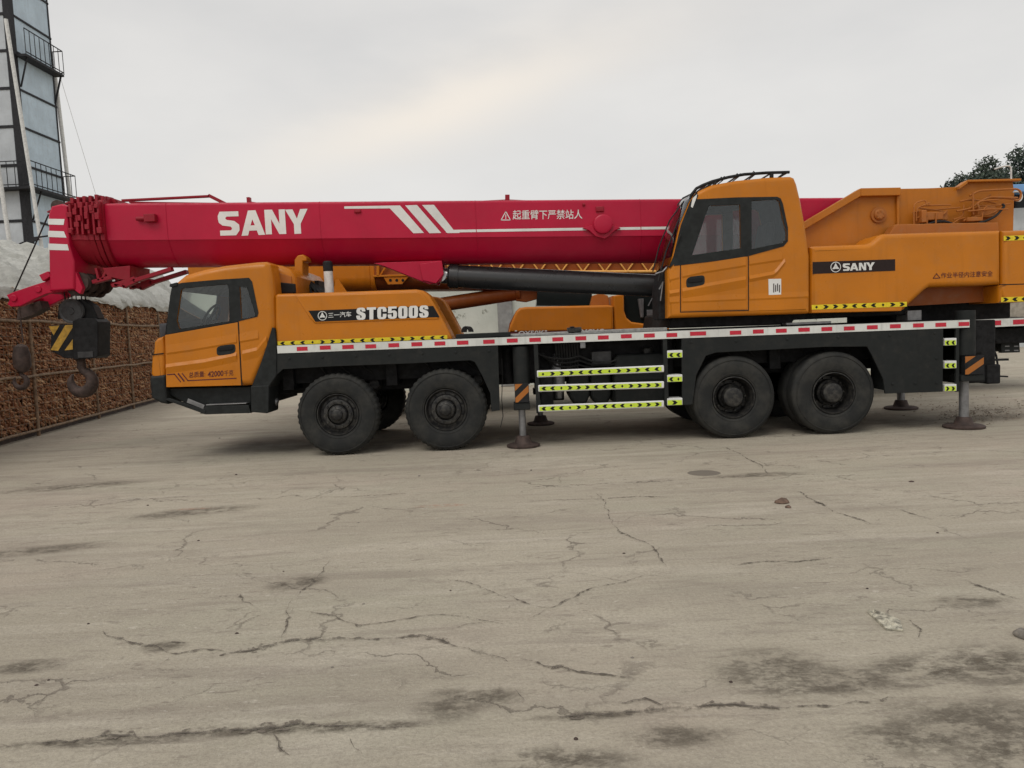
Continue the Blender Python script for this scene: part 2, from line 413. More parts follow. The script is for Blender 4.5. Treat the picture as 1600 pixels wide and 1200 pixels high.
def chevrons(name, parent, p, q, h, Y, y, pattern, base='tape_yellow', fill=.78):
    mb = MB(); a, b, hh = ribbon(mb, p, q, h, Y, y); mb.m = 1; n = len(pattern); d = (b-a)/n; u = (b-a).normalized()
    for i, ch in enumerate(pattern):
        c = a+d*(i+.5); L_ = min(d.length*.62, hh*2.4); k = hh*2*fill
        if ch in '<>':
            sg = 1 if ch == '>' else -1
            pl = [(c.x+u.x*x*L_*sg, c.y+u.y*x*L_*sg+z*k) for x, z in ARW]
        else: pl = [(c.x+x*L_*.5, c.y+z*k*.85) for x, z in ((-.5, 0), (0, .5), (.5, 0), (0, -.5))]
        mb.poly(pl, y-.002)
    return mb.build(name, [base, 'ink'], parent)
MAT['block_yellow'] = plain('worn_yellow_paint', (.42, .24, .03, 1), .6, 0, .3)
MAT['rod_dark'] = plain('dark_grey_steel', (.05, .05, .052, 1), .5, .3, .3)
MAT['tread'] = plain('worn_tread_plate', (.30, .30, .29, 1), .5, .3, .25, 20)
MAT['lattice'] = plain('pale_orange_steel', (.80, .42, .10, 1), .5, 0, .15)
# ================================================================== setting: ground
D = 9.905                                              # distance of the near side of the crane
gx = NT('worn_concrete')
def gblob(px, py, rx, ry, rot=0.0):
    c = G(px, py); m = gx.n.new('ShaderNodeMapping'); m.vector_type = 'TEXTURE'
    m.inputs['Location'].default_value = (c.x, c.y, 0); m.inputs['Scale'].default_value = (rx, ry, 1); m.inputs['Rotation'].default_value = (0, 0, rot)
    gx.l.new(gx.tc.outputs['Object'], m.inputs[0])
    v = gx.n.new('ShaderNodeVectorMath'); v.operation = 'LENGTH'; gx.l.new(m.outputs[0], v.inputs[0])
    return gx.ramp(v.outputs['Value'], .15, 1.0, 1, 0)
def build_ground():
    t = gx
    big = t.ramp(t.noise(.35, 5, .55), .3, .7)
    k = t.mix(big, (.352, .318, .250, 1), (.432, .394, .312, 1))
    pink = t.ramp(t.noise(.30, 4, .55, (1, 1.6, 1)), .50, .66)
    k = t.mix(t.math('MULTIPLY', pink, .50), k, (.405, .340, .280, 1))
    grn = t.ramp(t.noise(.45, 4, .55, (1, 2, 1), 'Object', (0, 0, .3)), .48, .66)
    k = t.mix(t.math('MULTIPLY', grn, .55), k, (.375, .355, .275, 1))
    def streak(sc, st_, rot, lo, hi, amt, c, dist=.8, det=7):
        nonlocal k
        m_ = t.ramp(t.noise(sc, det, .64, st_, 'Object', (0, 0, rot), dist), lo, hi); k = t.mix(t.math('MULTIPLY', m_, amt), k, c)
    streak(1.0, (.28, 2.4, 1), -.12, .48, .74, .50, (.21, .178, .146, 1))
    streak(.9, (.16, 1.5, 1), -.10, .50, .68, .42, (.235, .200, .165, 1), 1.2)
    streak(2.3, (.2, 2.2, 1), -.05, .50, .72, .35, (.56, .515, .43, 1))
    streak(.8, (.35, 1.4, 1), .15, .52, .72, .40, (.55, .505, .42, 1))
    streak(4.5, (.30, 1.6, 1), -.08, .54, .66, .38, (.22, .188, .155, 1))     # scuffs
    zone = t.ramp(t.noise(.75, 5, .6), .40, .62)
    streak(13, (.55, 1.5, 1), .05, .57, .66, t.math('MULTIPLY', zone, .65), (.17, .145, .118, 1), .5)   # spalls
    streak(21, (.6, 1.4, 1), .0, .60, .68, t.math('MULTIPLY', zone, .55), (.62, .58, .50, 1), .4)
    sp = t.ramp(t.noise(5, 8, .75), .50, .70); k = t.mix(t.math('MULTIPLY', sp, .30), k, (.23, .198, .165, 1))
    fine = t.ramp(t.noise(48, 6, .78), .36, .68); k = t.mix(t.math('MULTIPLY', fine, .50), k, (.22, .19, .155, 1))
    grit = t.ramp(t.noise(120, 3, .6), .62, .70); k = t.mix(t.math('MULTIPLY', grit, .45), k, (.64, .60, .53, 1))
    lit = t.ramp(t.noise(30, 5, .75, (.8, 1.3, 1)), .66, .73); k = t.mix(t.math('MULTIPLY', lit, .7), k, (.10, .085, .07, 1))
    # hairline cracks: broken cell edges
    def hair(sc, wd, amt, seed, lo, hi):
        nonlocal k
        nz_ = t.n.new('ShaderNodeTexNoise'); nz_.inputs['Scale'].default_value = 2.4; nz_.inputs['Detail'].default_value = 7; nz_.inputs['Roughness'].default_value = .62
        t.l.new(t.tc.outputs['Object'], nz_.inputs['Vector'])
        ad = t.n.new('ShaderNodeVectorMath'); ad.operation = 'MULTIPLY_ADD'; t.l.new(nz_.outputs['Color'], ad.inputs[0]); ad.inputs[1].default_value = (.75, .75, 0); ad.inputs[2].default_value = (seed, seed*.7, 0)
        a2 = t.n.new('ShaderNodeVectorMath'); a2.operation = 'ADD'; t.l.new(ad.outputs[0], a2.inputs[0]); t.l.new(t.tc.outputs['Object'], a2.inputs[1])
        mp_ = t.n.new('ShaderNodeMapping'); mp_.inputs['Scale'].default_value = (.62, 1.0, 0); t.l.new(a2.outputs[0], mp_.inputs[0])
        vo = t.n.new('ShaderNodeTexVoronoi'); vo.feature = 'DISTANCE_TO_EDGE'; vo.inputs['Scale'].default_value = sc; t.l.new(mp_.outputs[0], vo.inputs['Vector'])
        e_ = t.ramp(vo.outputs['Distance'], wd*.15, wd, 1, 0)
        br_ = t.ramp(t.noise(1.1, 5, .6, None, 'Object', (0, 0, seed)), lo, hi)
        f_ = t.math('MULTIPLY', t.math('MULTIPLY', e_, br_), amt); k = t.mix(f_, k, (.13, .11, .09, 1)); return f_
    h1 = hair(.85, .0085, .62, 3.1, .47, .60); h2 = hair(2.1, .016, .45, 7.7, .52, .64)
    # oil, mud and soot where the photograph has them
    brk = t.math('MULTIPLY', t.ramp(t.noise(6, 8, .78, (1, 1.5, 1)), .42, .60), t.ramp(t.noise(24, 7, .75, (.8, 1.4, 1)), .34, .58))
    soft = t.ramp(t.noise(1.6, 6, .65), .30, .62)
    tot = None
    for b in [(705, 1100, .20, .20), (760, 1090, .22, .12), (1215, 1050, .42, .34), (1320, 1062, .4, .2), (1470, 1045, .55, .22), (1560, 1040, .5, .3), (1540, 1130, .55, .30), (1440, 1150, .4, .2), (1600, 1180, .4, .3),
              (40, 1042, .26, .12), (255, 1010, .16, .10), (1060, 1150, .3, .12), (880, 1190, .4, .14), (420, 1142, .5, .05, .02), (560, 1135, .5, .06, .02), (470, 910, .3, .16, .4), (1300, 1075, .6, .08), (920, 1118, .3, .05),
              (1560, 652, 1.8, .5), (150, 1160, .6, .05), (120, 760, 1.2, .3, .2), (300, 800, .9, .25, .2), (60, 860, .7, .2, .2), (1180, 742, .7, .16), (1520, 940, .28, .14)]:
        g_ = gblob(*b); tot = g_ if tot is None else t.math('MAXIMUM', tot, g_)
    m1 = t.math('MULTIPLY', t.math('MULTIPLY', tot, brk), .90)
    k = t.mix(m1, k, (.088, .072, .052, 1))
    k = t.mix(t.math('MULTIPLY', t.math('MULTIPLY', tot, soft), .55), k, (.19, .165, .128, 1))
    grime_shade = None
    for b in [(700, 690, 5.2, 1.0), (1200, 668, 4.6, 1.1), (480, 690, 2.6, 1.2)]:      # oily ground under the crane, its shadow also put into the colour
        g_ = gblob(*b); grime_shade = g_ if grime_shade is None else t.math('MAXIMUM', grime_shade, g_)
    k = t.mix(t.math('MULTIPLY', t.math('MULTIPLY', grime_shade, soft), .75), k, (.15, .130, .108, 1))
    rd = t.math('MULTIPLY', t.math('MAXIMUM', gblob(690, 790, .35, .09), gblob(300, 795, .3, .06)), t.ramp(t.noise(14, 5, .7), .4, .62))
    k = t.mix(t.math('MULTIPLY', rd, .6), k, (.32, .15, .095, 1))
    oil = t.ramp(t.math('ADD', gblob(1100, 739, .26, .24), t.math('MULTIPLY', t.noise(7, 3), .35)), .50, .58)
    k = t.mix(t.math('MULTIPLY', oil, .75), k, (.105, .092, .078, 1))
    k = t.mix(1.0, k, (1.14, 1.135, 1.14, 1), 'MULTIPLY')
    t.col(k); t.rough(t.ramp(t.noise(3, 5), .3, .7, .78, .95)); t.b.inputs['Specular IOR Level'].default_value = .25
    hgt = t.math('ADD', t.math('MULTIPLY', t.noise(55, 6, .7), .5), t.math('MULTIPLY', t.noise(4, 6, .65), .9))
    hgt = t.math('SUBTRACT', hgt, t.math('MULTIPLY', m1, .5))
    hgt = t.math('SUBTRACT', hgt, t.math('MULTIPLY', t.math('MAXIMUM', h1, h2), .6))
    hgt = t.math('ADD', hgt, t.math('MULTIPLY', t.noise(16, 6, .7, (.7, 1.4, 1)), .5))
    t.bump(hgt, .8, .026)
    return t.m
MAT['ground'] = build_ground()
mb = MB(); S = 900
xs = [-S, -60, -20, -8, 0, 8, 20, 60, S]; ys = [-S, -20, 0, 3, 6, 9, 14, 20, 30, 60, S]
mb.add([(x, y, 0) for y in ys for x in xs], [(j*9+i, j*9+i+1, (j+1)*9+i+1, (j+1)*9+i) for j in range(len(ys)-1) for i in range(8)])
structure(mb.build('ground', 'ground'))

def crackmat(name, c, sc, lo, hi):
    t = NT(name); t.col(c); t.rough(.95); tr_ = t.n.new('ShaderNodeBsdfTransparent'); mx = t.n.new('ShaderNodeMixShader')
    f = t.math('MULTIPLY', t.ramp(t.noise(sc, 7, .75), lo, hi), t.ramp(t.noise(2.2, 4, .6), .30, .55, .25, 1))
    t.l.new(f, mx.inputs[0]); t.l.new(tr_.outputs[0], mx.inputs[1]); t.l.new(t.b.outputs[0], mx.inputs[2]); t.l.new(mx.outputs[0], t.out.inputs[0]); return t.m
MAT['crack'] = crackmat('crack_dirt', (.105, .090, .072, 1), 16, .36, .54)
MAT['crack_soft'] = crackmat('crack_edge_dirt', (.16, .136, .110, 1), 26, .46, .60)
CR = [
 (9, [(150,984),(167,990),(200,1002),(250,1012),(280,1019),(320,1015),(360,1017)]), (7, [(252,1012),(268,1005),(300,1008)]), (5, [(280,1019),(262,1030),(244,1040)]),
 (10, [(325,1030),(365,1022),(400,1015),(440,1005),(470,1000),(530,997),(580,997),(620,993),(660,995),(690,1003),(720,1012),(760,1025),(790,1038)]),
 (8, [(440,1003),(445,985),(450,955),(460,940),(475,925),(495,910),(488,905),(470,906)]), (6, [(495,908),(508,890),(517,875)]), (5, [(300,941),(340,933),(375,930),(385,940),(410,952)]), (5, [(335,990),(400,965),(450,952)]),
 (6, [(465,955),(500,960),(530,971),(560,978),(600,972),(650,963),(700,962),(735,965),(760,971),(800,976)]), (5, [(700,985),(740,975),(775,970),(800,975)]),
 (14, [(-10,1166),(60,1162),(140,1158),(200,1153),(260,1150),(330,1145),(420,1142),(500,1138),(580,1135),(650,1133)]),
 (12, [(820,1125),(870,1119),(905,1116),(960,1115),(1035,1112),(1090,1108),(1150,1106),(1210,1104),(1300,1101),(1405,1094)]), (8, [(1035,1112),(1032,1100),(1010,1086),(985,1092),(962,1098)]),
 (8, [(795,930),(830,942),(858,948),(880,938),(905,927),(950,915),(985,907),(1015,900)]), (5, [(858,948),(840,962),(800,977)]),
 (9, [(795,1030),(825,1034),(850,1042),(890,1047),(930,1052),(980,1060),(1005,1060)]),
 (7, [(790,764),(860,760),(930,757),(1000,754),(1060,751),(1100,748),(1160,745),(1210,742)]), (5, [(800,784),(850,782),(900,781),(945,780),(1000,777),(1060,778)]),
 (6, [(1042,886),(1030,868),(1018,855),(985,840),(965,828),(955,812),(950,800),(945,785),(930,770)]), (5, [(1042,886),(1070,888)]),
 (7, [(1195,768),(1250,769),(1265,778),(1285,790),(1305,800),(1335,808),(1370,821)]), (5, [(1300,812),(1330,815),(1365,822)]), (6, [(1115,699),(1135,700),(1160,712),(1190,728),(1210,745)]),
 (6, [(1137,881),(1150,884),(1200,878),(1260,878),(1310,873)]), (6, [(1395,793),(1430,805),(1455,812),(1480,809),(1515,805)]), (6, [(700,905),(735,912),(765,922),(800,936)]),
 (5, [(-5,800),(60,797),(150,791),(240,780),(330,773)]), (4, [(490,779),(560,776),(620,773),(740,766)]), (7, [(1500,906),(1515,909),(1540,919),(1570,930),(1600,940)]),
 (8, [(425,1130),(432,1145),(440,1168),(450,1190)]), (5, [(548,1150),(556,1170),(565,1180)]), (5, [(800,1075),(812,1090),(818,1098)]), (5, [(1405,965),(1425,970),(1440,985),(1432,1000)]), (5, [(1295,968),(1320,973),(1352,975)]),
 (4, [(100,865),(130,853),(135,850)]), (4, [(-5,1050),(30,1046),(55,1040)]), (4, [(1385,733),(1420,731),(1445,731)]), (4, [(310,925),(330,920),(365,913)]), (4, [(1080,805),(1130,800)]), (4, [(100,785),(200,778)]), (5, [(800,850),(830,848),(870,842)])]
mb = MB()
def crack(pts, wd, z, m, jit, gap):
    mb.m = m; P = [G(*p) for p in pts]; Q = []
    for a, b in zip(P[:-1], P[1:]):
        n = max(2, int((b-a).length/.035))
        for i in range(n): Q.append(a.lerp(b, i/n))
    Q.append(P[-1]); n = len(Q); L_ = []; R_ = []; wob = 0; lump = 0
    for i, q in enumerate(Q):
        t = (Q[min(i+1, n-1)]-Q[max(i-1, 0)]).normalized(); p = Vector((-t.y, t.x, 0))
        wob = wob*.82+random.gauss(0, jit); lump = lump*.6+random.gauss(0, .5); ta = min(1, i/5, (n-1-i)/5)
        ww = wd*ta*max(.12, 1+lump)*random.uniform(.5, 1.2)
        L_.append(q+p*(wob+ww)); R_.append(q+p*(wob-ww*random.uniform(.4, 1)))
    vs = [(v.x, v.y, z) for v in L_+R_]; fs = []; on = True
    for i in range(n-1):
        if random.random() < gap: on = not on
        elif not on and random.random() < .35: on = True
        if on: fs.append((i, i+1, n+i+1, n+i))
    mb.add(vs, fs)
for wd, pts in CR:
    st = random.getstate(); crack(pts, wd*.00042, .0065, 0, .008, 0); random.setstate(st)
    crack(pts, wd*(.0016 if wd < 10 else .0022), .0040, 1, .008, 0)
structure(mb.build('cracks', ['crack', 'crack_soft']))

# ================================================================== the truck crane
crane = thing('truck_crane', (1.0, D+1.375, 0), 'orange four-axle truck crane with a long red boom and black luffing cylinder, parked side on', 'truck crane')
WX = [-2.456, -0.984, 2.920, 4.268]; WR = .5625
YB = D + .97                                           # near face of the boom
# ---- wheels
def tyre_prof(y0):
    return [(.285, y0+.05), (.30, y0+.022), (.36, y0+.004), (.44, y0), (.50, y0+.012), (.535, y0+.03), (.553, y0+.048), (.5625, y0+.075), (.5625, y0+.225), (.553, y0+.252), (.535, y0+.27), (.50, y0+.288), (.44, y0+.30), (.36, y0+.296), (.30, y0+.278), (.285, y0+.25)]
def make_tyre(mb, c, y0, lug):
    def mod(r, t, k):
        if r > .53 and lug: return r-(.010 if (k//2) % 2 else 0)
        return r
    mb.lathe(c, tyre_prof(y0), 168 if lug else 96, mod, 'y', True)
    for rr, w_ in ((.505, .004), (.325, .004)):        # moulded rings on the sidewall
        yb = y0+.008 if rr > .4 else y0+.0135
        mb.lathe(c, [(rr-.006, yb), (rr-.003, yb-.004), (rr+.003, yb-.004), (rr+.006, yb+.002)], 72, None, 'y', True)
def front_wheel(x):
    c = (x, D, WR); t = MB(); make_tyre(t, c, 0, True); ty = t.build('wheel', 'rubber', crane)
    r = MB(); r.lathe(c, [(.29, .06), (.282, .03), (.272, .03), (.262, .055), (.245, .09), (.215, .085), (.20, .05), (.17, .042), (.145, .045), (.145, .12)], 64, None, 'y', False, False)
    for k in range(10):
        a = 2*pi*k/10; r.lathe((x+.172*cos(a), D+.02, WR+.172*sin(a)), [(.001, 0), (.014, 0), (.016, .03)], 6)
    r.build('rim', 'rim', ty)
    h = MB(); h.lathe(c, [(.001, -.03), (.055, -.028), (.07, -.02), (.075, 0), (.085, .01), (.115, .02), (.13, .045)], 40)
    for k in range(8):
        a = 2*pi*k/8+.2; h.lathe((x+.098*cos(a), D+.004, WR+.098*sin(a)), [(.001, 0), (.008, 0), (.009, .016)], 6)
    h.build('hub', 'rim', ty)
    v = MB()
    for k in range(10):
        a = 2*pi*(k+.5)/10; v.lathe((x+.228*cos(a), D+.0885, WR+.228*sin(a)), [(.001, -.006), (.016, -.006), (.017, .01)], 12)
    v.build('vent_hole', 'ink', ty, split=True); return ty
def rear_wheel(x):
    c = (x, D, WR); t = MB(); make_tyre(t, c, 0, False); ty = t.build('wheel', 'rubber', crane)
    r = MB(); r.lathe(c, [(.292, .06), (.284, .024), (.272, .022), (.262, .045), (.245, .13), (.235, .22), (.22, .235), (.15, .235)], 64, None, 'y', False, False); r.build('rim', 'rim', ty)
    h = MB(); h.lathe(c, [(.001, .035), (.10, .036), (.128, .045), (.14, .07), (.15, .13), (.175, .15), (.18, .235)], 44)
    for k in range(10):
        a = 2*pi*k/10; h.lathe((x+.205*cos(a), D+.19, WR+.205*sin(a)), [(.001, 0), (.014, 0), (.016, .05)], 6)
    h.build('hub', 'rim', ty)
    i = MB(); make_tyre(i, c, .345, False); i.build('inner_tyre', 'rubber', ty); return ty
fw, rw = front_wheel(WX[0]), rear_wheel(WX[2])
copy_part(fw, crane, WX[1]-WX[0]); copy_part(rw, crane, WX[3]-WX[2])
YC = D+1.375                                           # centre line
for src, xs_ in ((fw, WX[:2]), (rw, WX[2:])):          # far side: turned half round about the centre line
    base = WX[0] if src is fw else WX[2]
    for x in xs_:
        c = copy_part(src, crane); piv = Matrix.Translation((x, YC-.06, 0)) @ Matrix.Rotation(pi, 4, 'Z') @ Matrix.Translation((-base, -YC+.06, 0))
        c.matrix_basis = piv
axl = MB()
for x in WX:
    axl.tube([(x, D+.3, WR), (x, D+2.4, WR)], .075, 14); axl.lathe((x, D+1.3, WR), [(.05, -.3), (.2, -.16), (.24, 0), (.2, .16), (.05, .3)], 24)
axl.build('axle', 'underbody', crane, split=True)
# ---- carrier frame and deck
q0, q1 = Vector(A(433, 546.3, D)), Vector(A(1515, 505.6, D)); HT = .057
def dz(x): return q0.y+(q1.y-q0.y)*(x-q0.x)/(q1.x-q0.x)
m = MB(); m.prism([(q0.x, q0.y-HT), (q1.x, q1.y-HT), (q1.x, q1.y+HT), (q0.x, q0.y+HT)], D-.004, D+2.74); m.build('deck', 'grey', crane, .008)
m = MB(); a, b = q0, q1
m.poly([(a.x+.005, a.y-HT+.006), (b.x-.005, b.y-HT+.006), (b.x-.005, b.y+HT-.006), (a.x+.005, a.y+HT-.006)], D-.008)
strip = m.build('reflective_strip', 'strip_white', crane)
reds = [(464,481),(500,517),(535,553),(571,588),(607,624),(643,660),(679,696),(714,732),(755,773),(792,809),(827,845),(863,880),(899,916),(934,951),(970,987),(1006,1023),(1041,1058),(1078,1103),(1140,1158),(1176,1193),(1212,1229),(1247,1265),(1283,1300),(1318,1335),(1354,1371),(1390,1407),(1426,1443),(1461,1478),(1497,1514)]
m = MB()
for i, (xa, xb) in enumerate(reds):
    ya = 546.3-40.7*(xa-433)/1082; yb = 546.3-40.7*(xb-433)/1082; p, q = Vector(A(xa, ya, D)), Vector(A(xb, yb, D))
    o = random.uniform(-.004, .004); m.poly([(p.x, p.y-.027+o), (q.x-.001, q.y-.027+o), (q.x-.001, q.y+.027+o), (p.x, p.y+.027+o)], D-.0105)
m.build('red_block', 'strip_red', strip, split=True)
m = MB()
for y0, y1 in ((D+.75, D+1.0), (D+1.75, D+2.0)): m.box(-3.6, 6.1, y0, y1, .82, 1.40)
m.box(-3.3, 5.9, D+.45, D+2.3, .98, 1.38)
for x in (-3.2, -1.75, .25, 2.1, 3.6, 5.2): m.box(x-.08, x+.08, D+.35, D+2.4, .9, 1.41)
m.build('chassis_frame', 'underbody', crane, .01)
# ---- side skirts with wheel arches
m = MB(); fs = [(433,551),(600,544.8),(778,538),(781,641),(768,643),(766,615),(754,588),(742,566),(735,563),(640,568),(520,572.5),(442,577),(433,585)]
m.prism(AA(fs, D-.002), D-.002, D+.03); m.prism(AA([(433,551),(600,544.8),(778,538),(776,562),(640,567),(442,576)], D), D+.03, D+.5)
m.build('side_skirt', 'grey', crane, .004)
m = MB(); rs = [(1065,527),(1300,518),(1474,511.5),(1473,612),(1383,615),(1380,592),(1363,556),(1355,541.5),(1290,542),(1118,551),(1103,556),(1088,586),(1082,632),(1066,633)]
m.prism(AA(rs, D-.002), D-.002, D+.03); m.prism(AA([(1067,527.5),(1300,519),(1472,513),(1472,540),(1355,541),(1290,541),(1118,550),(1067,555)], D), D+.03, D+.5)
m.box(A(1385,560,D)[0], A(1472,560,D)[0], D+.03, D+.45, A(1400,612,D)[1]+.02, A(1400,545,D)[1]); m.build('side_skirt', 'grey', crane, .004)
# ---- engine covers (near and far)
EC = [(430,543),(429,462),(433,459),(462,458.5),(560,455),(650,452),(661,454),(671,462),(680,477),(692,499),(703,520),(708,532.5)]
m = MB(); m.rprism(AA(EC, D+.06), D+.06, D+.62, .045, 4); ec = m.build('engine_cover', 'orange', crane)
m = MB(); m.rprism(AA([(462,462),(560,459),(650,456),(658,458),(666,466),(686,499),(640,500),(492,505.5),(484,497)], D+.06), D+.046, D+.12, .018, 3); m.build('raised_panel', 'orange', ec)
m = MB(); pe = AA(EC, D+.06); m.rprism(pe, D+2.13, D+2.69, .045, 4); m.build('engine_cover', 'orange', crane)
m = MB(); m.prism(AA([(440,540),(440,470),(640,466),(670,520),(672,533)], D+.06), D+.62, D+2.13); m.build('engine_deck', 'underbody', crane, .02)
m = MB(); m.poly(AA([(482,485.5),(677,478),(687,495.5),(640,497),(493,502.8)], D+.05), D+.0435); dc = m.build('name_band', 'ink', ec)
m = MB(); heavy(m, 'STC500S', (557,500), (669.5,496), (557,481), D+.05, D+.041); logo(m, 504, 493.4, 7.2, D+.05, D+.041)
write(m, '三一汽车', (513,497), (549,495), (513,488.5), D+.05, D+.041, .006); m.build('lettering', 'white', dc)
chevrons('hazard_tape', ec, (434,536.7), (699,526.9), 6.6, D+.06, D+.0555, '<<<o>>><<<o>>><<<')
m = MB(); zt = A(900, 517.6, D+.3)[1]; m.box(A(797,522,D)[0], A(1045,515,D)[0], D+.10, D+1.2, dz(0)+HT-.02, zt); m.build('tread_plate', 'tread', crane, .006)
# deck step and handles
m = MB(); m.box(A(712,525,D)[0], A(797,521,D)[0], D+.02, D+.7, dz(-.5)+HT, dz(-.5)+HT+.06); m.build('deck_step', 'grey', crane, .008)
m = MB()
for k, dy in enumerate((.25, .5, .9)):
    x0, z0 = A(722+k*3, 519, D+dy); m.tube([(x0+.05*(1-cos(pi*j/8)), D+dy+.02*j/8, z0+.07*sin(pi*j/8)) for j in range(9)], .014, 8)
m.build('grab_loop', 'hose', crane, split=True)
m = MB(); a = A(887,519,D+.15); b = A(908,511,D+.15); m.box(a[0], b[0], D+.1, D+.3, a[1]-.02, b[1]); m.box(a[0]+.04, a[0]+.09, D+.09, D+.31, b[1], b[1]+.015); m.build('deck_hinge', 'rim', crane, .006)
# ---- boom rest post, exhaust, intake
m = MB(); pz = D+.95
m.prism(AA([(461,460),(460,406),(465,399),(473,397.5),(479,402),(479,408),(473,408),(473,460)], pz), pz, pz+.32); m.build('boom_rest', 'orange', crane, .015)
m = MB(); ex = A(515, 460, D+.75)[0]; z0, z1, z2 = A(515,470,D+.75)[1], A(515,421,D+.75)[1], A(515,408,D+.75)[1]
m.lathe((ex, D+.75, 0), [(.064, z0), (.064, z1)], 24, None, 'z'); exh = m.build('exhaust_stack', 'white_pipe', crane)
m = MB(); m.lathe((ex, D+.75, 0), [(.062, z1-.03), (.07, z1-.02), (.07, z2-.02), (.055, z2), (.03, z2+.004)], 24, None, 'z'); m.build('rain_cap', 'black', exh)
m = MB(); y = D+1.1
for i in range(7):
    x0, z0 = A(455+i*9, 425+i*5, y); m.tube([(x0-.3, y+.2, z0+.05), (x0, y+.1, z0), (x0+.25, y, z0-.22), (x0+.3, y, z0-.4)], .022, 8)
m.box(A(432,450,y)[0], A(490,450,y)[0], y+.3, y+.8, A(470,475,y)[1], A(470,437,y)[1]); m.build('engine_hose', 'hose', crane, split=True)

# ---- driver's cab
KC = D+.05
body = [(258,606),(256,566),(254.5,540),(255.5,527),(259,521),(263,485),(268,450),(275,440),(288,429),(318,420.5),(350,414.5),(400,409),(414,408.5),(421,413),(426,435),(429,465),(431,508),(424,540),(408,575),(396,602.5)]
bp = AA(body, KC); W1 = D+2.48
hole1 = AA([(276,501),(283,452.5),(288,450),(356,444),(358,452),(359,502),(280,514.5)], KC)
hole2 = AA([(374,447.5),(386,449),(399,490),(398,495),(377,498.5)], KC)
WSK = (4, 5)                                           # the windscreen edges of the outline stay open
m = MB(); r = .09; m.rprism(bp, KC, W1, r, 5, True, False, False, WSK)
ip = inset(bp, r); m.face(ip, [hole1, hole2], KC, .045); m.face(ip, [hole1, hole2], W1, -.045)
m.m = 1; lin = inset(bp, .11); m.loops([[(x, y, z) for x, z in lin] for y in (KC+.045, W1-.045)], False, False, WSK, 0)
m.face(lin, [hole1, hole2], KC+.045); m.face(lin, [hole1, hole2], W1-.045)
cab = m.build('driver_cab', ['orange', 'beige'], crane)
def win(name, parent, outer, hole, y, matf='plastic', glassm='glass', dg=.012):
    m = MB(); m.holed(outer, [hole] if hole else [], y-.006, y+.004) if hole else m.prism(outer, y-.006, y+.004)
    f = m.build(name, matf, parent)
    if hole: g = MB(); g.prism(inset(hole, -.004), y+dg, y+dg+.006); g.build('pane', glassm, parent)
    return f
fr = AA([(260,519),(266,462),(270,446),(284,442),(340,437),(389,434),(394,440),(404,489),(402,495),(371,502.5),(262,522)], KC)
m = MB(); m.holed(fr, [inset(hole1, .002), inset(hole2, .002)], KC-.006, KC+.003); m.build('window_frame', 'plastic', cab)
for hh in (hole1, hole2):
    g = MB(); g.prism(inset(hh, -.003), KC+.012, KC+.018); g.build('side_window', 'glass', cab)
    g = MB(); g.prism(inset(hh, -.003), W1-.02, W1-.014); g.build('side_window', 'glass', cab)
# wrap-round windscreen standing a little proud of the nose
m = MB(); ws = AA([(258.5,522),(263,485),(268,450),(273.5,441.5)], KC)
ls = []
for y, o in ((KC+.02, 0), (KC+.15, -.05), (KC+.5, -.10), (W1-.5, -.10), (W1-.15, -.05), (W1-.02, 0)): ls.append([(x+o-.012, y, z) for x, z in ws])
nv = len(ws); m.add([v for l in ls for v in l], [(k*nv+i, k*nv+i+1, (k+1)*nv+i+1, (k+1)*nv+i) for k in range(len(ls)-1) for i in range(nv-1)]); m.build('windscreen', 'dark_glass', cab)
m = MB(); m.rprism(AA([(240,592),(235,584),(236.5,556),(239,551),(240,534),(245,528.5),(255,525),(258,545),(258,606),(250,606)], KC+.03), KC+.03, W1-.03, .05, 4); m.build('nose_panel', 'orange', cab)
m = MB(); m.prism(AA([(237,553.5),(255,551.5),(255,553),(237,555)], KC+.02), KC+.018, KC+.05); m.build('panel_gap', 'ink', cab)
m = MB(); m.prism(AA([(264.5,448),(265,444),(276,441),(277,446),(268,449)], KC-.02), KC-.02, W1+.02); m.build('sun_visor', 'plastic', cab, .006)
# door: a plate 6 mm proud with its seams, swage line and handle
dr = AA([(258,523.5),(371.5,503.5),(377,602),(260,605)], KC)
m = MB(); m.rprism(dr, KC-.006, KC+.01, .006, 2); door = m.build('door', 'orange', cab)
m = MB(); m.prism(AA([(371.6,502.5),(373.3,502.2),(378.8,602),(377,602.3)], KC), KC-.0015, KC+.002); m.prism(AA([(257,522),(372,501.8),(372,503.4),(257.5,524)], KC), KC-.0015, KC+.002); m.build('door_seam', 'ink', cab)
m = MB()
def crease(m, Y, pts, up, d, dn, y):                   # a pressed fold: top edge flush, proud by d along the line, flush again below
    R_ = [(A(*p, Y)[0], A(*p, Y)[1]) for p in pts]; n = len(R_)
    vs = [v for x, z in R_ for v in ((x, y, z+up), (x, y-d, z), (x, y, z-dn))]
    m.add(vs, [(3*i+k, 3*i+3+k, 3*i+4+k, 3*i+1+k) for i in range(n-1) for k in (0, 1)]+[(0, 1, 2), (3*n-3, 3*n-1, 3*n-2)])
crease(m, KC, [(261,551.5),(300,546),(370,534)], .11, .011, .028, KC-.0058); crease(m, KC, [(375,533),(404,528)], .11, .011, .028, KC+.0004)
crease(m, KC, [(260,574),(320,566),(370,555.5)], .045, .020, .085, KC-.0058); crease(m, KC, [(379,553),(402,547.5),(417,529)], .045, .018, .10, KC+.0004)
m.build('swage_line', 'orange', cab, 0, 14)
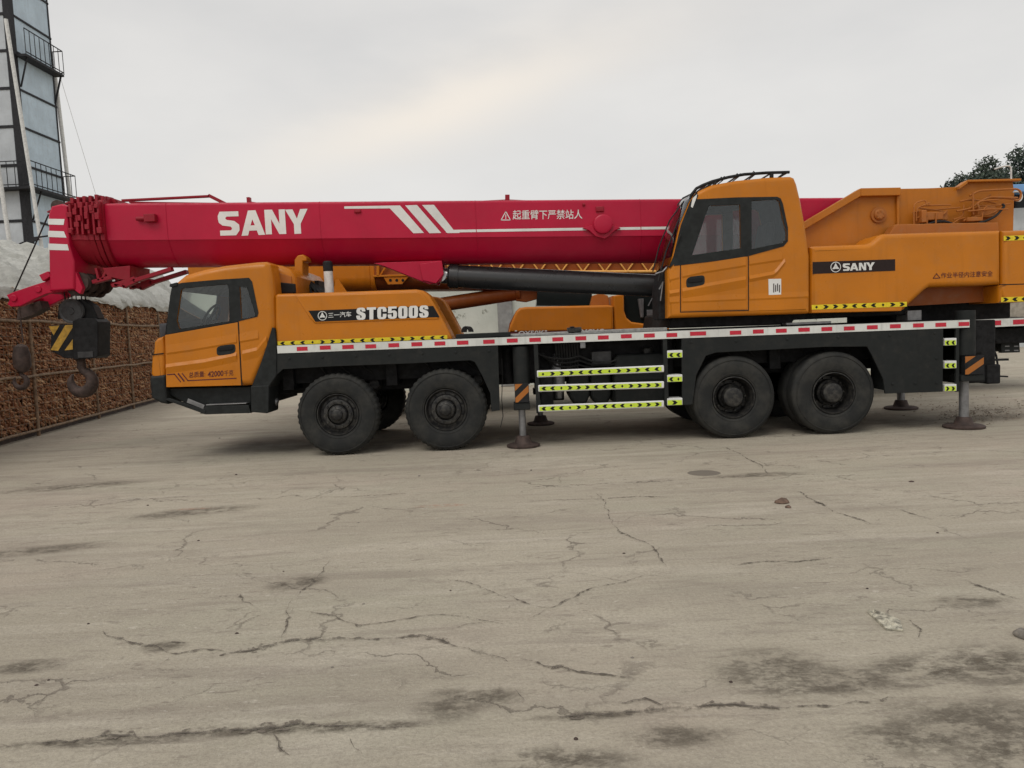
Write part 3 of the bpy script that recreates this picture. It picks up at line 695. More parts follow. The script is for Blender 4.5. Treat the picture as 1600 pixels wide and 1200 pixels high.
def handle(x0, y0, x1, y1, Y, parent):
    a, b = Vector(A(x0, y1, Y)), Vector(A(x1, y0, Y)); sl = (A(x1, y0, Y)[1]-A(x0, y0, Y)[1])
    c = (a+b)/2; hx, hz_ = (b.x-a.x)/2, (b.y-a.y)/2
    pl = [(c.x+hx*(abs(cos(t))**.5)*(1 if cos(t) >= 0 else -1), c.y+hz_*(abs(sin(t))**.6)*(1 if sin(t) >= 0 else -1)+.02*cos(t)) for t in [2*pi*i/24 for i in range(24)]]
    m = MB(); m.rprism(pl, Y-.012, Y+.01, .008, 2); h = m.build('door_handle', 'plastic', parent)
    m = MB(); m.rprism([(c.x+(x-c.x)*.8, c.y+.25*hz_+(z-c.y)*.40) for x, z in pl], Y-.024, Y-.005, .008, 2); m.build('grip', 'ink', parent); return h
handle(339,538,368,555, KC, cab)
m = MB(); K2 = KC-.0090
write(m, '总质量:', (295.5,590.5), (321,588.6), (295.5,581.5), KC, K2, .005); write(m, '42000', (325,589.5), (349.5,587.5), (325,580.5), KC, K2, .02); write(m, '千克', (350.5,588), (365,586.5), (350.5,579), KC, K2, .005)
def line(m, pts, h, Y, y):
    for p, q in zip(pts[:-1], pts[1:]):
        a, b = Vector(A(*p, Y)), Vector(A(*q, Y)); t = (b-a).normalized(); n = Vector((-t.y, t.x))*h/230
        m.poly([tuple(a-n-t*abs(n.length)*.6), tuple(b-n+t*abs(n.length)*.6), tuple(b+n+t*abs(n.length)*.6), tuple(a+n-t*abs(n.length)*.6)], y)
line(m, [(262,585.3),(273,584.5),(282.5,596.5)], 1.7, KC, K2); line(m, [(279,584),(288,595.5)], 2.4, KC, K2+.0005); line(m, [(285,583.5),(294,594.7),(369.5,591)], 1.7, KC, K2+.001)
m.build('door_lettering', 'maroon', cab)
# cab rear bulge, interior, mudguard, bumper, step
m = MB(); m.rprism(AA([(418,413),(437,414),(452,420),(461,432),(463,462),(440,540),(424,545)], KC+.35), KC+.35, W1-.35, .1, 4); m.build('cab_back', 'orange', cab)
m = MB(); m.rprism(AA([(433,425),(455,432),(458,460),(434,460)], KC+.35), KC+.335, KC+.4, .012, 2); m.build('back_panel', 'orange_worn', cab)
m = MB(); m.prism(AA([(436.5,441),(461,443.5),(462,458),(437,458)], KC+.33), KC+.325, KC+.37); m.build('back_vent', 'ink', cab, .01)
m = MB(); yc = KC+.55; x0, z0 = A(355,500,yc)
m.rprism([(x0-.28, z0-.45), (x0-.25, z0-.28), (x0+.22, z0-.33), (x0+.25, z0-.5)], yc, yc+.5, .04, 2); m.rprism([(x0+.12, z0-.35), (x0+.24, z0+.34), (x0+.33, z0+.36), (x0+.3, z0-.35)], yc, yc+.5, .04, 2); m.build('driver_seat', 'seat', cab)
m = MB(); sx, sz = A(318,497,yc); ctr = Vector((sx, yc+.25, sz))
ax1 = Vector((.25, 0, .42)).normalized(); pts = [ctr+Vector((.42, 0, .25)).normalized()*0+ (Vector((0, 1, 0))*cos(t)+ax1*sin(t))*.22 for t in [2*pi*i/24 for i in range(25)]]
m.tube(pts, .018, 8); m.tube([ctr-Vector((.02, 0, 0)), ctr-Vector((.24, 0, .34))], .035, 10); m.bar(ctr-ax1*.2, ctr+ax1*.2, .05, .03); m.build('steering_wheel', 'ink', cab)
m = MB(); m.rprism([(A(268,512,yc)[0], A(268,540,yc)[1]), (A(268,506,yc)[0], A(268,506,yc)[1]), (A(300,503,yc)[0], A(300,503,yc)[1]), (A(306,540,yc)[0], A(306,540,yc)[1])], KC+.15, W1-.15, .05, 3); m.build('dashboard', 'seat', cab)
m = MB(); cy = W1-.12; cw = AA([(292,458),(330,455),(328,498),(290,503)], cy)
n = 14; vs = []
for i in range(n+1):
    t = i/n
    for a, b in ((cw[0], cw[1]), (cw[3], cw[2])): vs.append((a[0]+(b[0]-a[0])*t, cy+.03*sin(t*30), a[1]+(b[1]-a[1])*t))
m.add(vs, [(2*i, 2*i+2, 2*i+3, 2*i+1) for i in range(n)]); m.build('curtain', 'beige', cab)
m = MB(); m.prism(AA([(425,511),(429.5,514),(433,545),(433,585),(423,600),(420,606),(392,606),(399,588),(408,565),(417,538)], KC-.02), KC-.02, KC+.4)
m.prism(AA([(391.5,603.5),(420,602),(419.5,643),(418,646),(392,644)], KC-.03), KC-.03, KC+.4); m.build('mudguard', 'plastic', crane, .012)
m = MB(); m.rprism(AA([(233,594),(234.5,588),(258,585.5),(259,608),(262,632),(250,630),(236,622)], KC), KC, W1, .04, 3)
m.prism(AA([(258,607),(392,604),(392,640),(330,640),(300,636),(268,618)], KC+.12), KC+.12, W1-.12); m.build('front_bumper', 'plastic', crane, .01)
m = MB(); m.prism(AA([(256,624),(264,622),(322,641),(321,646.5),(312,644)], KC), KC-.01, KC+.05); m.prism(AA([(312,646),(322,634),(388,633),(392,645.5),(322,647.5)], KC), KC, KC+.3); m.build('entry_step', 'plastic', crane, .006)
m = MB(); a, b = A(322,634,KC), A(385,632.5,KC); m.box(a[0], b[0], KC-.006, KC+.28, a[1]+.004, a[1]+.016)
x0, z0 = A(300,630,KC+.02); m.bar((x0-.06, KC+.02, z0+.04), (x0+.16, KC+.02, z0-.06), .01, .06); m.build('step_tread', 'rod', crane, .003)
m = MB(); m.tube([(A(424,625,D+.35)[0], D+.35, A(424,625,D+.35)[1]), (A(434,629,D+.35)[0], D+.35, A(434,629,D+.35)[1])], [.07, .05], 16); m.build('air_drier', 'rod', crane)
# ---- rails, steps and their tape
m = MB()
for x, t, b in ((837, 536, 646), (1039, 528, 634)):
    p, q = A(x, t, D), A(x, b, D); m.box(p[0]-.028, p[0]+.028, D+.0, D+.05, q[1], p[1])
m.build('rail_post', 'grey', crane, .004, split=True)
def rail(xl, yl, xr, yr, pat):
    m = MB(); a, b = A(xl, yl, D-.02), A(xr, yr, D-.02); m.bar((a[0], D-.01, a[1]), (b[0], D-.01, b[1]), .05, .092); r_ = m.build('guard_rail', 'white', crane, .012)
    k = .012; chevrons('chevron_tape', r_, (xl+2, yl+.3), (xr-4, yr+.3), 6.6, D-.03, D-.0375, pat, 'tape_green', .85)
rail(839,584.5,1037.5,576,'o>>><<<o>>><<'); rail(841,607,1037.5,601,'<<o>>><<<o>>>>'); rail(841,638.5,1037.5,631,'<<<o>>><<<o>>>')
def rung(xl, xr, yt, yb, pat, name='step_rung'):
    m = MB(); a, b = A(xl, yb, D), A(xr, yt, D); m.box(a[0], b[0], D-.012, D+.2, a[1], b[1]); s_ = m.build(name, 'white', crane, .006)
    chevrons('chevron_tape', s_, (xl+.6, (yt+yb)/2+1.6), (xr-.6, (yt+yb)/2+1.2), 7.4, D-.012, D-.016, pat, 'tape_green', .85)
for yt, yb, p in ((547,559.5,'<<'), (585,597,'<o'), (621.5,633.5,'>')): rung(1042.5, 1066, yt, yb, p)
for yt, yb, p in ((528,540,'<<'), (563.5,576,'<<'), (600,611.5,'>>')): rung(1475.5, 1494, yt, yb, p)
m = MB(); p, q = A(1494, 513, D), A(1499, 612, D); m.box(p[0], q[0], D, D+.04, q[1], p[1]); m.build('rail_post', 'grey', crane, .004, split=True)
# ---- tanks and the dark machinery between the axles
m = MB(); m.rprism(AA([(961,630),(960,560),(966,554),(1040,551),(1040,628)], D+.25), D+.25, D+.9, .04, 4)
a, b = A(961,592,D+.25), A(1040,589,D+.25); m.box(a[0]-.01, b[0], D+.235, D+.92, a[1]-.025, a[1]+.025); tank = m.build('fuel_tank', 'grey', crane)
m = MB(); x0, z0 = A(1011,549,D+.4); m.lathe((x0, D+.4, z0-.03), [(.075, 0), (.075, .07), (.05, .09), (.001, .09)], 20, None, 'z'); m.build('filler_cap', 'rim', tank)
def air_tank(x0, x1, yb):
    m = MB(); a, b = A(x0, 560, D+.5), A(x1, yb, D+.5); cx, rr = (a[0]+b[0])/2, (b[0]-a[0])/2
    m.rprism([(a[0], a[1]), (a[0], b[1]+.12), (a[0]+.055, b[1]+.015), (cx, b[1]), (b[0]-.055, b[1]+.015), (b[0], b[1]+.12), (b[0], a[1])], D+.45, D+1.1, .05, 3); return m.build('air_tank', 'grey', crane)
air_tank(887,922,631); air_tank(921,956,630)
m = MB(); y = D+.35
for i in range(9):
    x0, zt = A(868+i*4.2, 533, y); zb = A(868, 578+(i % 3)*4, y)[1]; m.tube([(x0, y, zt), (x0+.006, y-.01, (zt+zb)/2), (x0-.01, y+.05, zb)], .017, 8)
m.build('hydraulic_hose', 'hose', crane, split=True)
m = MB(); x0, zt = A(871,553,y); zb = A(871,612,y)[1]; m.lathe((x0, y+.1, 0), [(.05, zb-.1), (.06, zb), (.095, zb+.05), (.095, zt-.1), (.06, zt-.04), (.06, zt)], 20, None, 'z'); m.build('filter_housing', 'rod', crane)
m = MB(); y = D+.6; a, b = A(845,640,y), A(880,540,y); m.box(a[0], b[0], y+.2, y+.7, a[1]+.1, b[1]); a, b = A(895,606,y), A(960,545,y); m.box(a[0], b[0], y+.1, y+.7, a[1]-.05, b[1]-.12); a, b = A(846,643,D+.2), A(864,600,D+.2); m.box(a[0], b[0], D+.2, D+.5, a[1], b[1]+.2)
a, b = A(905,545,D+.05), A(911,538,D+.05); m.build('battery_box', 'underbody', crane, .02, split=True)
m = MB(); m.box(A(907,545,D)[0], A(915,545,D)[0], D, D+.05, A(911,544,D)[1], A(911,534,D)[1]); m.build('junction_plate', 'rod', crane, .004)
m = MB(); y = D+.15; pts = []
for (x, z) in ((784,560),(785,590),(784,625),(786,650),(782,668)): p = A(x, z, y); pts.append((p[0], y, p[1]))
m.tube(pts, .006, 6); m.build('hanging_wire', 'hose', crane)
for x in WX:
    m = MB(); m.lathe((x+.42, D+.55, .92), [(.001, -.02), (.07, -.02), (.09, .01), (.09, .05), (.10, .06), (.10, .08), (.09, .09), (.08, .16), (.001, .18)], 24); m.build('brake_chamber', 'rim', crane)
    for k in range(3):
        m = MB(); x0 = x-.35+k*.28; m.tube([(x0, D+.42, 1.40), (x0+.05, D+.40, 1.22), (x0+.14+.04*k, D+.45, 1.08), (x0+.22, D+.6, .98)], .013, 8); m.build('brake_hose', 'hose', crane)
for i in range(7):
    a = A(452+i*52, 560-i*1.9, D); m = MB(); m.lathe((a[0], D-.002, a[1]), [(.001, -.010), (.011, -.010), (.013, -.006), (.020, -.004), (.020, .002)], 10); m.build('skirt_bolt', 'grey', crane)
for px, py in ((1080,535),(1150,533),(1230,530),(1310,527),(1390,524),(1460,521),(1395,600),(1430,599),(1463,598),(1463,560)):
    a = A(px, py, D); m = MB(); m.lathe((a[0], D-.002, a[1]), [(.001, -.010), (.011, -.010), (.013, -.006), (.020, -.004), (.020, .002)], 10); m.build('skirt_bolt', 'grey', crane)
for k in range(4):
    m = MB(); y = D+.22+.06*k; P = [A(x_, y_, y) for x_, y_ in ((840+k*3,552),(870,560+k*6),(905,556+k*7),(940,566+k*4),(968,560+k*5))]; Q = []
    for i in range(len(P)-1):
        for t_ in range(5): u = t_/5; Q.append((P[i][0]+(P[i+1][0]-P[i][0])*u, y, P[i][1]+(P[i+1][1]-P[i][1])*u-.02*sin(pi*u)))
    m.tube(Q, .014, 8); m.build('hydraulic_hose', 'hose', crane)
m = MB(); a, b = A(925,572,D+.3), A(955,548,D+.3); m.box(a[0], b[0], D+.3, D+.5, a[1], b[1]); m.build('valve_box', 'rod_dark', crane, .01)
# ---- outriggers
def outrigger(px, pad_y, Y, tube, plate, box, rod, padr, stripes=True):
    m = MB(); a, b = A(tube[0], tube[3], Y), A(tube[1], tube[2], Y); cx = (a[0]+b[0])/2
    m.lathe((cx, Y+.12, 0), [((b[0]-a[0])/2, a[1]), ((b[0]-a[0])/2, b[1])], 28, None, 'z')
    a, b = A(box[0], box[3], Y), A(box[1], box[2], Y); m.box(a[0], b[0], Y-.02, Y+.26, a[1], b[1])
    og = m.build('outrigger_jack', 'grey', crane, .008)
    m = MB(); a, b = A(plate[0], plate[3], Y), A(plate[1], plate[2], Y); m.box(a[0], b[0], Y-.035, Y-.02, a[1], b[1]); pl = m.build('warning_plate', 'black', og, .003)
    m = MB(); w_, h_ = b[0]-a[0], b[1]-a[1]
    for k0 in (-.10, .62):
        q = [(.0, k0), (.0, k0+.36), (1, k0+1.0), (1, k0+.64)]
        q = [(max(0, min(1, x)), z) for x, z in q]; out = []
        def clip(poly, f):
            o = []
            for i, p in enumerate(poly):
                r = poly[(i+1) % len(poly)]; fp, fr_ = f(p), f(r)
                if fp >= 0: o.append(p)
                if (fp >= 0) != (fr_ >= 0): t = fp/(fp-fr_); o.append((p[0]+(r[0]-p[0])*t, p[1]+(r[1]-p[1])*t))
            return o
        q = clip(clip(q, lambda p: p[1]-.02), lambda p: .98-p[1])
        if len(q) > 2: m.poly([(a[0]+.005+x*(w_-.01), a[1]+z*h_) for x, z in q], Y-.0375)
    m.build('plate_stripe', 'orange_worn', pl)
    m = MB(); cx = A((rod[0]+rod[1])/2, rod[2], Y)[0]; rr = (A(rod[1], rod[2], Y)[0]-A(rod[0], rod[2], Y)[0])/2; zt = A(rod[0], rod[2], Y)[1]
    m.lathe((cx, Y+.12, 0), [(rr, .12), (rr, zt+.05)], 24, None, 'z'); m.build('jack_rod', 'rod', og)
    m = MB(); m.lathe((cx, Y+.12, 0), [(.001, .004), (padr, .004), (padr+.005, .03), (padr-.02, .042), (.13, .05), (.115, .075), (.10, .12), (.09, .15), (.03, .16)], 40, None, 'z'); m.build('float_pad', 'rust', og)
    return og
o1 = outrigger(819, 703, D+.0, (803,826,541,602), (805,826,598.5,629), (803,828,629,641), (810,821,640), .225)
o2 = outrigger(1512, 668, D+.0, (1502,1531,484,556), (1505,1535,555,585.5), (1501,1537,585,596), (1507.5,1521.5,595), .255)
for o, (px, py, Y, rw_) in ((o1, (845, 663, D+2.35, 6)), (o2, (1393, 636, D+2.35, 6))):
    dx = G(px, py).x - (A(815.5, 640, D)[0] if o is o1 else A(1514.5, 595, D)[0])
    copy_part(o, crane, dx, 2.25)
m = MB(); y = D+.3
for x0, x1 in ((A(800,545,y)[0], A(828,545,y)[0]), (A(1503,545,y)[0], A(1534,545,y)[0])): m.box(x0, x1, D+.28, D+2.5, 1.0, 1.36)
m.build('outrigger_beam', 'underbody', crane, .01, split=True)
m = MB(); y = D+.25; a, b = A(786,600,y), A(801,545,y); m.lathe(((a[0]+b[0])/2, y+.2, 0), [(.07, a[1]), (.07, b[1])], 16, None, 'z'); m.build('steering_reservoir', 'underbody', crane)
# ---- rear end
m = MB(); y = D+.3; m.box(A(1500,545,y)[0], A(1556,545,y)[0], y, D+2.45, A(1540,598,y)[1], A(1540,500,y)[1]); m.box(A(1540,545,y)[0], A(1562,545,y)[0], y-.03, D+2.4, A(1540,600,y)[1], A(1540,570,y)[1]); m.build('rear_frame', 'underbody', crane, .02)
m = MB(); pts = [A(x, yy, y) for x, yy in ((1548,525),(1557,540),(1564,556),(1567,575),(1566,592))]; m.tube([(p[0], y+.1, p[1]) for p in pts], .014, 8)
p, q = A(1552,563,y), A(1582,562,y); m.bar((p[0], y+.1, p[1]), (q[0], y+.1, q[1]), .05, .03); p, q = A(1555,588,y), A(1581,589,y); m.bar((p[0], y+.1, p[1]), (q[0], y+.1, q[1]), .05, .022)
p = A(1562,577,y); m.lathe((p[0], y+.1, p[1]), [(.03, -.05), (.05, -.03), (.05, .03), (.03, .05)], 16); m.build('tow_hitch', 'black', crane)
# ---- turntable and superstructure
m = MB(); y = D+1.375; tx = A(1180, 500, y)[0]
m.lathe((tx, y, 0), [(.72, 1.62), (.72, 1.70), (.66, 1.71), (.66, 1.80), (.70, 1.81), (.70, 1.90)], 56, None, 'z'); m.build('slewing_ring', 'underbody', crane)
m = MB(); m.prism(AA([(1046,513),(1050,490),(1420,478),(1420,492),(1240,500),(1238,507)], D+.25), D+.25, D+2.4)
m.box(A(1380,490,D+.9)[0], A(1565,490,D+.9)[0], D+.7, D+2.1, A(1500,500,D+.9)[1], A(1500,462,D+.9)[1]); m.build('turntable_frame', 'underbody', crane, .02)
m = MB(); p, q = A(1228,507,D+.1), A(1298,503.6,D+.1); m.box(p[0], q[0], D+.08, D+.3, p[1]-.01, p[1]+.02); p, q = A(1418,501,D+.2), A(1440,484.5,D+.2); m.box(p[0], q[0], D+.2, D+.5, p[1], q[1]); m.build('deck_bracket', 'rod', crane, .004, split=True)
# side cover
KS = D+.02
sc_ = [(1266.5,489.5),(1267,386),(1272,384.3),(1356,381),(1362,378.5),(1374,368.5),(1382,365),(1470,362.3),(1565,359.5),(1565,444.5),(1454,448.5),(1448,452),(1420,477.5),(1414,484),(1409,486)]
m = MB(); m.rprism(AA(sc_, KS), KS, KS+.62, .07, 5); cov = m.build('side_cover', 'orange', crane)
m = MB(); m.rprism(AA(sc_, KS), D+2.1, D+2.72, .07, 4); m.build('side_cover', 'orange', crane)
m = MB(); m.prism(AA([(1268,479.5),(1402,474.6),(1412,474),(1408,485.8),(1268,489)], KS), KS-.004, KS+.1); m.build('sill', 'orange', cov, .006)
m = MB(); m.prism(AA([(1405,480),(1455,440),(1566,436),(1566,470),(1420,478)], KS), KS+.35, KS+.6); m.build('recess_panel', 'brown_far', cov)  # darker brown puts the shade under the cover into this panel's orange
m = MB(); m.poly(AA([(1269.5,409.5),(1398.5,405),(1398.5,423),(1269.5,428)], KS), KS-.004); bd = m.build('name_band', 'band', cov)
m = MB(); logo(m, 1305.5, 417.3, 8.2, KS, KS-.0065)
sany(m, [(1316.5,1327.5,423.3,423,11.4), (1327.5,1341,423,422.6,11.6), (1341.8,1353,422.6,422.2,11.8), (1353,1366.5,422.2,421.8,12)], KS, KS-.0065); m.build('lettering', 'white', bd)
chevrons('hazard_tape', cov, (1268,480.2), (1416.5,475.2), 7.4, KS, KS-.0075, 'o>>><<<o>>')
m = MB(); k = KS-.004
write(m, '作业半径内注意安全', (1470,434.8), (1551,431.6), (1470,426), KS, k, .006)
for p, q in (((1458,434.8),(1468.5,434.4)), ((1458,434.8),(1463,427.5)), ((1463,427.5),(1468.5,434.4))): line(m, [p, q], 1.1, KS, k)
m.build('cover_lettering', 'maroon', cov)
# counterweight
cw = [(1566.5,444.5),(1566.5,360),(1640,357.5),(1652,366),(1652,466),(1640,470),(1563,472.8),(1562.5,446)]
m = MB(); m.rprism(AA(cw, KS), KS, D+2.72, .07, 4); cwt = m.build('counterweight', 'orange', crane)
m = MB(); m.prism(AA([(1562,444.2),(1652,441.5),(1652,443),(1562,445.7)], KS), KS-.002, KS+.01); m.build('joint_line', 'ink', cwt)
chevrons('hazard_tape', cwt, (1568,372.5), (1650,369.6), 7.6, KS, KS-.004, '>><<o>'); chevrons('hazard_tape', cwt, (1564,468.3), (1650,465.5), 7.6, KS, KS-.004, '><<o>>')
# boom support frame: two plates either side of the boom, flanged along the top
KT = D+.72
tp = [(1240,420),(1246,352),(1262,345),(1338,297.5),(1344,296),(1450,294),(1494,292.3),(1505,284),(1512,282.5),(1582,281),(1585,300),(1583,372),(1584,420)]
m = MB()
for y0 in (KT, D+1.93): m.prism(AA(tp, KT), y0, y0+.06)
tur = m.build('boom_support', 'orange_dull', crane, .006)
m = MB()
def flange(p, q, h, y0, d=.10):
    a, b = A(*p, KT), A(*q, KT); k = h/105; m.prism([(a[0], a[1]-k), (b[0], b[1]-k), (b[0], b[1]+.004), (a[0], a[1]+.004)], y0-d, y0+.002)
for y0 in (KT,): flange((1246,352.5),(1340,296.5),11,y0); flange((1340,296.5),(1402,295.3),11,y0)
flange((1494,292.3),(1507,283),5,KT,.08); flange((1507,283),(1590,281),3,KT,.08)
m.box(A(1400,490,KT)[0], A(1404,490,KT)[0], KT-.05, KT, A(1400,365,KT)[1], A(1400,296,KT)[1]); m.build('top_flange', 'orange_dull', tur, .008, split=True)
m = MB(); cx, cz = A(1372,336,KT); m.lathe((cx, KT, cz), [(.001, -.07), (.06, -.07), (.075, -.055), (.075, -.03), (.11, -.03), (.115, 0)], 32)
for k in range(6): a = k*pi/3+.3; m.lathe((cx+.045*cos(a), KT-.078, cz+.045*sin(a)), [(.001, 0), (.011, 0), (.011, .02)], 6)
m.build('pivot_pin', 'orange_worn', tur)
m = MB(); m.rprism(AA([(1385,372),(1398,352.5),(1402,350),(1560,347),(1562,372)], KT-.25), KT-.25, KT-.05, .02, 2); m.build('valve_ledge', 'orange_worn', tur)
# pipes, hoses and valve blocks
m = MB(); rnd = random.Random(3)
def pipe(pts, r=.012, y=None):
    yy = (KT-.12) if y is None else y; P = [A(px, py, yy) for px, py in pts]
    Q = []
    for i, p in enumerate(P):
        if 0 < i < len(P)-1:
            a, b, c = Vector(P[i-1]), Vector(p), Vector(P[i+1])
            d1_, d2_ = min(.06, (a-b).length*.4), min(.06, (c-b).length*.4); s0, s1 = b+(a-b).normalized()*d1_, b+(c-b).normalized()*d2_
            for t in (0, .25, .5, .75, 1): Q.append(s0*(1-t)**2+b*2*t*(1-t)+s1*t*t)
        else: Q.append(Vector(p))
    m.tube([(q.x, yy, q.y) for q in Q], r, 8)
for pts in ([(1432,345),(1432,327),(1438,322),(1485,320)], [(1428,350),(1428,318),(1446,312),(1447,320)], [(1436,325),(1475,330),(1477,340),(1470,345)], [(1440,322),(1454,316),(1450,321),(1486,320)], [(1470,351),(1490,349),(1500,341),(1525,341)],
            [(1515,306),(1530,298),(1590,295),(1596,301),(1594,312),(1586,313)], [(1522,322),(1528,316),(1545,308),(1590,309)], [(1527,322),(1560,321),(1580,318)], [(1530,325),(1527,318),(1533,314),(1560,312)], [(1520,300),(1521,335)], [(1548,304),(1541,309),(1575,310),(1592,313)], [(1433,340),(1452,337),(1472,337),(1480,329)], [(1426,333),(1436,329),(1470,327),(1500,324)], [(1505,345),(1524,338),(1548,335),(1566,324)], [(1448,352),(1449,338)], [(1462,350),(1463,333)], [(1534,345),(1536,328),(1542,322)], [(1512,330),(1545,327),(1575,327)], [(1500,315),(1512,312),(1540,314),(1556,318)], [(1490,343),(1505,338),(1506,320)], [(1495,330),(1520,325),(1521,310)]): pipe(pts, rnd.uniform(.008, .014), KT-.10-rnd.random()*.12)
m.build('hydraulic_pipe', 'orange_worn', tur, split=True)
m = MB()
for x0, y0, x1, y1, dy in ((1438,346,1468,332,.2), (1432,350,1440,330,.24), (1466,345,1478,331,.15), (1524,341,1552,323,.16), (1505,348,1528,340,.2)):
    a, b = A(x0, y0, KT-.1), A(x1, y1, KT-.1); m.box(a[0], b[0], KT-dy, KT-.0, a[1], b[1])
m.build('valve_block', 'orange_worn', tur, .012, split=True)
m = MB()
for pts in ([(1500,356),(1530,350),(1556,338),(1570,322),(1566,319)], [(1495,352),(1520,354),(1535,346)], [(1440,354),(1462,346),(1480,346),(1500,356)]): pipe(pts, .017, KT-.2)
m.build('rubber_hose', 'hose', tur, split=True)
m = MB(); pipe([(1554,264),(1566,260),(1577,258.5),(1580,262),(1580,283)], .012, KT+.1); pipe([(1583,300),(1592,299),(1598,306),(1594,315),(1584,312)], .012, KT-.05); m.build('hand_loop', 'white_pipe', tur, split=True)

# ---- operator's cab
KO, WO = D-.02, D+.86
ob = [(1044,497),(1043.5,423),(1047,417),(1051,400),(1062,352),(1078,314),(1086,302),(1096,296),(1112,288.5),(1150,281.5),(1200,276.5),(1236,275),(1242,277.5),(1246,287),(1252,312),(1260,355),(1266,400),(1266,488.5),(1262,490)]
op = AA(ob, KO); r = .06
h1 = AA([(1081,399),(1107,322.5),(1110,321),(1156.5,319.5),(1157.5,388)], KO); h2 = AA([(1174,313.5),(1213,311.5),(1218,315),(1224,345),(1229,362),(1228.5,375),(1223,379.5),(1174,389.5)], KO)
WSO = (3, 4, 5)
m = MB(); m.rprism(op, KO, WO, r, 5, True, False, False, WSO); ip = inset(op, r)
m.face(ip, [h1, h2], KO, .045); m.face(ip, [h1, h2], WO, -.045)
m.m = 1; lin = inset(op, .085); m.loops([[(x, y, z) for x, z in lin] for y in (KO+.045, WO-.045)], False, False, WSO, 0); m.face(lin, [h1, h2], KO+.045); m.face(lin, [h1, h2], WO-.045)
oc = m.build('operator_cab', ['orange', 'seat'], crane)
fr = AA([(1053,415.5),(1060,385),(1071,350),(1087.5,311.5),(1150,308.5),(1214,307.5),(1219.5,310),(1223,318),(1231,356),(1231,377),(1224,385),(1168,400.5),(1110,409)], KO)
m = MB(); m.holed(fr, [inset(h1, .002), inset(h2, .002)], KO-.006, KO+.003); m.build('window_frame', 'plastic', oc)
for hh, mt in ((h1, 'glass'), (h2, 'dark_glass')):
    for y in (KO+.012, WO-.02): g = MB(); g.prism(inset(hh, -.003), y, y+.006); g.build('side_window', mt, oc)
m = MB(); ws = AA([(1047,416),(1052,398),(1062.5,352),(1078,314.5),(1086,302.5)], KO); nv = len(ws); ls = [[(x+o-.01, y, z) for x, z in ws] for y, o in ((KO+.03, 0), (KO+.12, -.03), (KO+.44, -.06), (WO-.12, -.03), (WO-.03, 0))]
m.add([v for l in ls for v in l], [(k*nv+i, k*nv+i+1, (k+1)*nv+i+1, (k+1)*nv+i) for k in range(len(ls)-1) for i in range(nv-1)]); m.build('windscreen', 'dark_glass', oc)
m = MB(); m.prism(AA([(1046,418),(1053,399),(1064,352),(1079,314.5),(1087,303),(1091,305),(1082,330),(1066,368),(1056,411)], KO), KO-.004, KO+.05); m.prism(AA([(1079.5,318),(1083.5,305),(1090,299.5),(1089,305),(1082,320)], KO), KO-.006, KO); m.build('corner_pillar', 'plastic', oc)
m = MB(); m.poly(AA([(1079.2,323),(1082,310),(1089,303.5),(1088,309),(1082,325)], KO), KO-.0075); m.build('corner_light', 'white', oc)
m = MB(); m.rprism(AA([(1064.5,415.5),(1166.5,402),(1167,495-12),(1064.5,486)], KO), KO-.006, KO+.01, .006, 2); m.build('door', 'orange', oc)
m = MB(); m.prism(AA([(1062.6,414.5),(1064,414.3),(1064,487),(1168.8,484),(1168.4,400.5),(1170,400.3),(1170.2,485.5),(1062.6,488.5)], KO), KO-.0015, KO+.002); m.build('door_seam', 'ink', oc)
m = MB()
for y, k in ((KO-.0055, ([(1066,455.5),(1110,446.5),(1165,436.7)],)), (KO+.0004, ([(1171,436),(1208,429),(1214,424),(1226,409)], [(1046,459),(1061,456.5)]))):
    for pts in k: crease(m, KO, pts, .045, .019, .11 if y < KO else .045, y)
for y, k in ((KO-.0055, [(1066,432),(1100,424.5),(1165,414)]), (KO+.0004, [(1171,412.5),(1222,405)]), (KO+.0004, [(1046,437),(1061,433)])): crease(m, KO, k, .11, .010, .028, y)
for y, k in ((KO-.0055, [(1066,471),(1165,467)]), (KO+.0004, [(1171,467),(1263,463)]), (KO+.0004, [(1046,472),(1061,471.5)])): crease(m, KO, k, .07, .008, .025, y)
m.build('swage_line', 'orange', oc, 0, 14)
handle(1072,430.5,1101,449.5, KO, oc)
m = MB(); m.poly(AA([(1200.5,436),(1220.5,435.5),(1220.5,460.5),(1201,461)], KO), KO-.003); st = m.build('sticker', 'white', oc)
m = MB()
for i in range(4): m.poly(AA([(1208+i*3, 443+(i % 2)*2), (1209.6+i*3, 443+(i % 2)*2), (1209.6+i*3, 457-(i % 3)), (1208+i*3, 457-(i % 3))], KO), KO-.0045)
m.build('sticker_print', 'rust', st)
# roof guard
m = MB()
def gtube(pts, y, r=.017): m.tube([(*[A(px, py, KO)[0]], y, A(px, py, KO)[1]) for px, py in pts], r, 8)
for y in (KO+.06, WO-.06):
    gtube([(1079,318),(1082,303),(1090,293),(1100,288),(1115,282),(1140,275.5),(1165,271),(1200,268.5),(1236,267.5)], y, .02); gtube([(1080,310),(1092,300),(1107,290),(1118,283)], y, .013)
    gtube([(1208,269),(1208,276)], y, .028); gtube([(1229,268.5),(1219,276)], y, .013); gtube([(1121,281),(1117,290)], y, .02)
for i in range(7):
    px = 1084+i*25; py = [301, 284.5, 275, 270.5, 268.5, 268, 267.5][i]; p = A(px, py, KO); m.tube([(p[0], KO+.06, p[1]), (p[0], WO-.06, p[1])], .012, 8)
for px, py in ((1125,279),(1150,273.5),(1176,270)): gtube([(px,py+1),(px+4,py-4),(px+7,py)], KO+.06, .007); gtube([(px+8,py),(px-6,py+11)], KO+.10, .007)
m.build('roof_guard', 'black', oc)
m = MB(); yw = KO+.3
